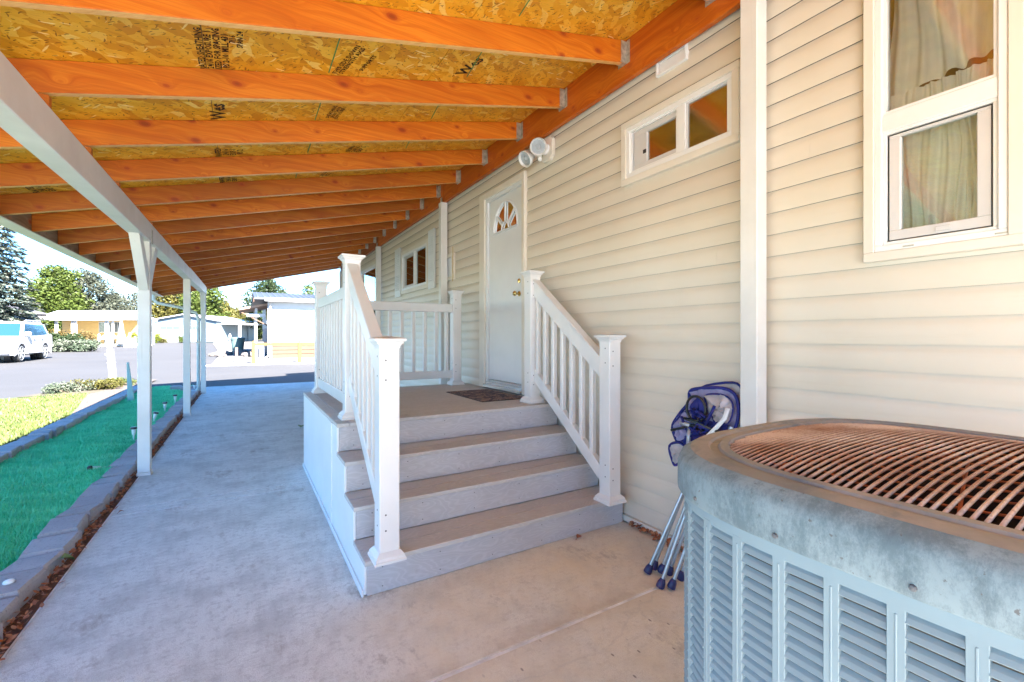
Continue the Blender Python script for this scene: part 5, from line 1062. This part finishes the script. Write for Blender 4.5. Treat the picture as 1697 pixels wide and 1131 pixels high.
# ------------------------------------------------------------------ vehicles
paint = plain('white_car_paint', (.34, .34, .37), .25, .02); tyre = plain('tyre_rubber', (.03, .03, .03), .8); alloy = plain('alloy_rim', (.55, .56, .58), .3, .05, metal=.6); lampm = plain('headlight', (.62, .66, .70), .1)
def car(name, loc, rz, label, suv=True, paint=paint):
    # local: x along the car, nose at +x; built round the origin, then turned
    th = thing(name, (0, 0, 0), label, 'car')
    H = 1.86 if suv else 1.46; bl = 1.13 if suv else .92; wb_ = 1.40; W2 = .95; WR = .39 if suv else .33; cb = .30 if suv else .2
    top = ([(-2.35, .62), (-2.40, .85), (-2.36, bl+.05), (-2.22, bl+.12)] + [(2.10, bl-.06), (2.32, bl-.22), (2.40, .78), (2.36, .48)]) if suv else ([(-2.25, .5), (-2.3, .8), (-2.1, bl), (-1.7, bl+.03)]+[(1.3, bl+.0), (2.1, bl-.15), (2.3, .62), (2.25, .35)])
    def arch(cx_): return [(cx_+(WR+.09)*math.cos(PI*k/9), WR+(WR+.09)*math.sin(PI*k/9)) for k in range(10)]
    prof = top+[(2.25, cb)]+[(p[0], max(cb, p[1])) for p in arch(wb_)]+[(p[0], max(cb, p[1])) for p in arch(-wb_)]+[(-2.3, cb)]
    # loft across the width, tucked in at the sides
    b = MB(); secs = [(-W2, .97, 0), (-W2*.86, 1, .02), (W2*.86, 1, .02), (W2, .97, 0)]; n = len(prof)
    for yv, s_, dz in secs: b.v += [(x*s_ if abs(x) > 2 else x, yv, z if z < .6 else z+dz) for x, z in prof]
    for i in range(3): b.f += [(i*n+k, i*n+(k+1) % n, (i+1)*n+(k+1) % n, (i+1)*n+k) for k in range(n)]
    b.f.append(tuple(range(n))); b.f.append(tuple(range(3*n, 4*n))[::-1]); b.build('body', paint, th, bevel=.03, seg=2)
    cab = [(-2.22, bl+.08), (-1.95, H-.10), (-1.5, H), (.15, H), (.45, H-.06), (1.18, bl)] if suv else [(-1.9, bl), (-1.2, H-.04), (-.9, H), (.1, H), (.35, H-.04), (1.15, bl)]
    def cabin(sc__, yo, m, nm, grow=0, p=th):
        b = MB(); n = len(cab); 
        for sg in (-1, 1):
            for x, z in cab: k = (z-bl)/(H-bl); b.v.append((x*(1), sg*(W2-.05-.17*k), z))
        b.f = [tuple(range(n)), tuple(range(n, 2*n))[::-1]]+[(k, n+k, n+(k+1) % n, (k+1) % n) for k in range(n)]; return b.build(nm, m, p, bevel=.035, seg=2)
    cabin(1, 0, paint, 'cabin')
    def sw(x0, x1, z0, z1, sl0, sl1, sg):      # side window, proud of the cabin
        k0 = (z0-bl)/(H-bl); k1 = (z1-bl)/(H-bl); y0 = sg*(W2-.05-.17*k0+.006); y1_ = sg*(W2-.05-.17*k1+.006)
        b = MB(); pts = [(x0, y0, z0), (x1, y0, z0), (x1-sl1, y1_, z1), (x0+sl0, y1_, z1)]; b.add(pts+[(p[0], p[1]-sg*.02, p[2]) for p in pts], [(0,1,2,3), (7,6,5,4), (0,4,5,1), (1,5,6,2), (2,6,7,3), (3,7,4,0)]); b.build('side_window', M['carglass'], th)
    zt = H-.12; zb = bl+.07
    for sg in (-1, 1):
        sw(-1.95, -1.15, zb+.02, zt, .22, .0, sg); sw(-1.13, -.20, zb, zt, 0, 0, sg); sw(-.18, .98, zb, zt, 0, .50, sg)
        MB().box(.72, .92, sg*(W2+.03)-.10, sg*(W2+.03)+.10, zb-.02, zb+.17).build('mirror', paint, th, bevel=.03)
        if suv: MB().tube([(-1.85, sg*.66, H-.02), (-1.7, sg*.66, H+.07), (.0, sg*.66, H+.07), (.2, sg*.66, H)], .022, 6).build('roof_rail', paint, th); MB().box(-1.0, .95, sg*(W2+.02)-.05, sg*(W2+.02)+.05, .36, .42).build('running_board', paint, th, bevel=.015)
        for cx_ in (-wb_, wb_):
            w_ = MB().lathe([(0, -.11), (WR-.07, -.115), (WR-.02, -.10), (WR, -.06), (WR, .06), (WR-.02, .10), (WR-.07, .115), (0, .11)], (cx_, sg*(W2-.13), WR), 24, (0, 1, 0)).build('wheel', tyre, th, smooth=40)
            r_ = MB().lathe([(0, .118), (.05, .125), (.06, .100), (WR-.12, .092), (WR-.09, .122), (WR-.075, .122), (WR-.075, .09)], (cx_, sg*(W2-.13), WR), 24, (0, sg, 0)); 
            for j in range(6): a = j*PI/3; r_.obox((cx_+.13*math.cos(a), sg*(W2-.13+.112), WR+.13*math.sin(a)), (math.cos(a), 0, math.sin(a)), (0, 1, 0), (-math.sin(a), 0, math.cos(a)), .11, .008, .03)
            r_.build('rim', alloy, w_, smooth=40)
            MB().lathe([(0, 0), (WR+.08, 0), (WR+.08, .20), (0, .20)], (cx_, sg*(W2-.24) if sg > 0 else -(W2-.24), WR), 20, (0, -sg, 0)).build('wheel_well', M['black'], th)
        MB().box(2.12, 2.37, sg*.72-.17, sg*.72+.17, .80, .97).build('headlight', lampm, th, bevel=.03); MB().lathe([(0, 0), (.07, 0), (.07, .03), (0, .04)], (2.36, sg*.70, .56), 14, (1, 0, 0)).build('fog_light', lampm, th, smooth=50)
        MB().box(-2.42, -2.25, sg*.82-.08, sg*.82+.08, .85, 1.10).build('tail_light', plain('tail_light', (.5, .03, .03), .2) if 'tail_light' not in bpy.data.materials else bpy.data.materials['tail_light'], th, bevel=.02)
        for xx in (-.20, -1.18): MB().box(xx-.008, xx+.008, sg*(W2-.004), sg*(W2+.001), .5, bl).build('door_gap', M['black'], th)
        for xx in (-.05, -1.0): MB().box(xx-.0, xx+.18, sg*(W2+.0), sg*(W2+.03), bl-.10, bl-.06).build('door_handle', paint, th, bevel=.008)
    k0 = .12; b = MB(); ws = [(1.13, bl+.04), (.50, H-.10)]; pts = [(ws[0][0]+.012, -(W2-.16), ws[0][1]), (ws[0][0]+.012, W2-.16, ws[0][1]), (ws[1][0]+.02, W2-.30, ws[1][1]), (ws[1][0]+.02, -(W2-.30), ws[1][1])]
    b.add(pts+[(p[0]-.03, p[1], p[2]-.03) for p in pts], [(0,1,2,3), (7,6,5,4), (0,4,5,1), (1,5,6,2), (2,6,7,3), (3,7,4,0)]); b.build('windshield', M['carglass'], th)
    MB().box(2.34, 2.41, -.45, .45, .66, .92).build('grille', M['galv'], th, bevel=.02); MB().box(2.28, 2.46, -.85, .85, .38, .60).build('front_bumper', paint, th, bevel=.04)
    MB().box(-2.2, 2.2, -.7, .7, cb-.02, cb+.15).build('underbody', M['black'], th)
    th.location = loc; th.rotation_euler = (0, 0, rz); ORG[th.name] = Vector(loc); return th
# the nose points to the left edge of the frame and slightly towards the camera
suvang = math.radians(-97)
c0 = (G(27, 20.6)+G(72, 23.4))/2; dirv = (G(27, 20.6)-G(72, 23.4)); suvang = math.atan2(dirv.y, dirv.x)
side = Vector((-math.sin(suvang), math.cos(suvang), 0))
if side.x > 0: side = -side
cc = c0+side*.85; cc.z = gz(cc.y)-.03
sv = car('parked_car', cc, suvang, 'white sport utility car parked on the street at the left edge', True); sv.scale = (1.03, 1.03, 1.03)
cg = G(384, 61); car('parked_car', cg, math.radians(62), 'pale silver car under the neighbour carport roof', False, plain('silver_paint', (.55, .55, .57), .3))
car('parked_car', (6.15, 26.2, .13), PI, 'silver car nose just visible behind the porch railing', False, plain('light_grey_paint', (.62, .64, .68), .3))
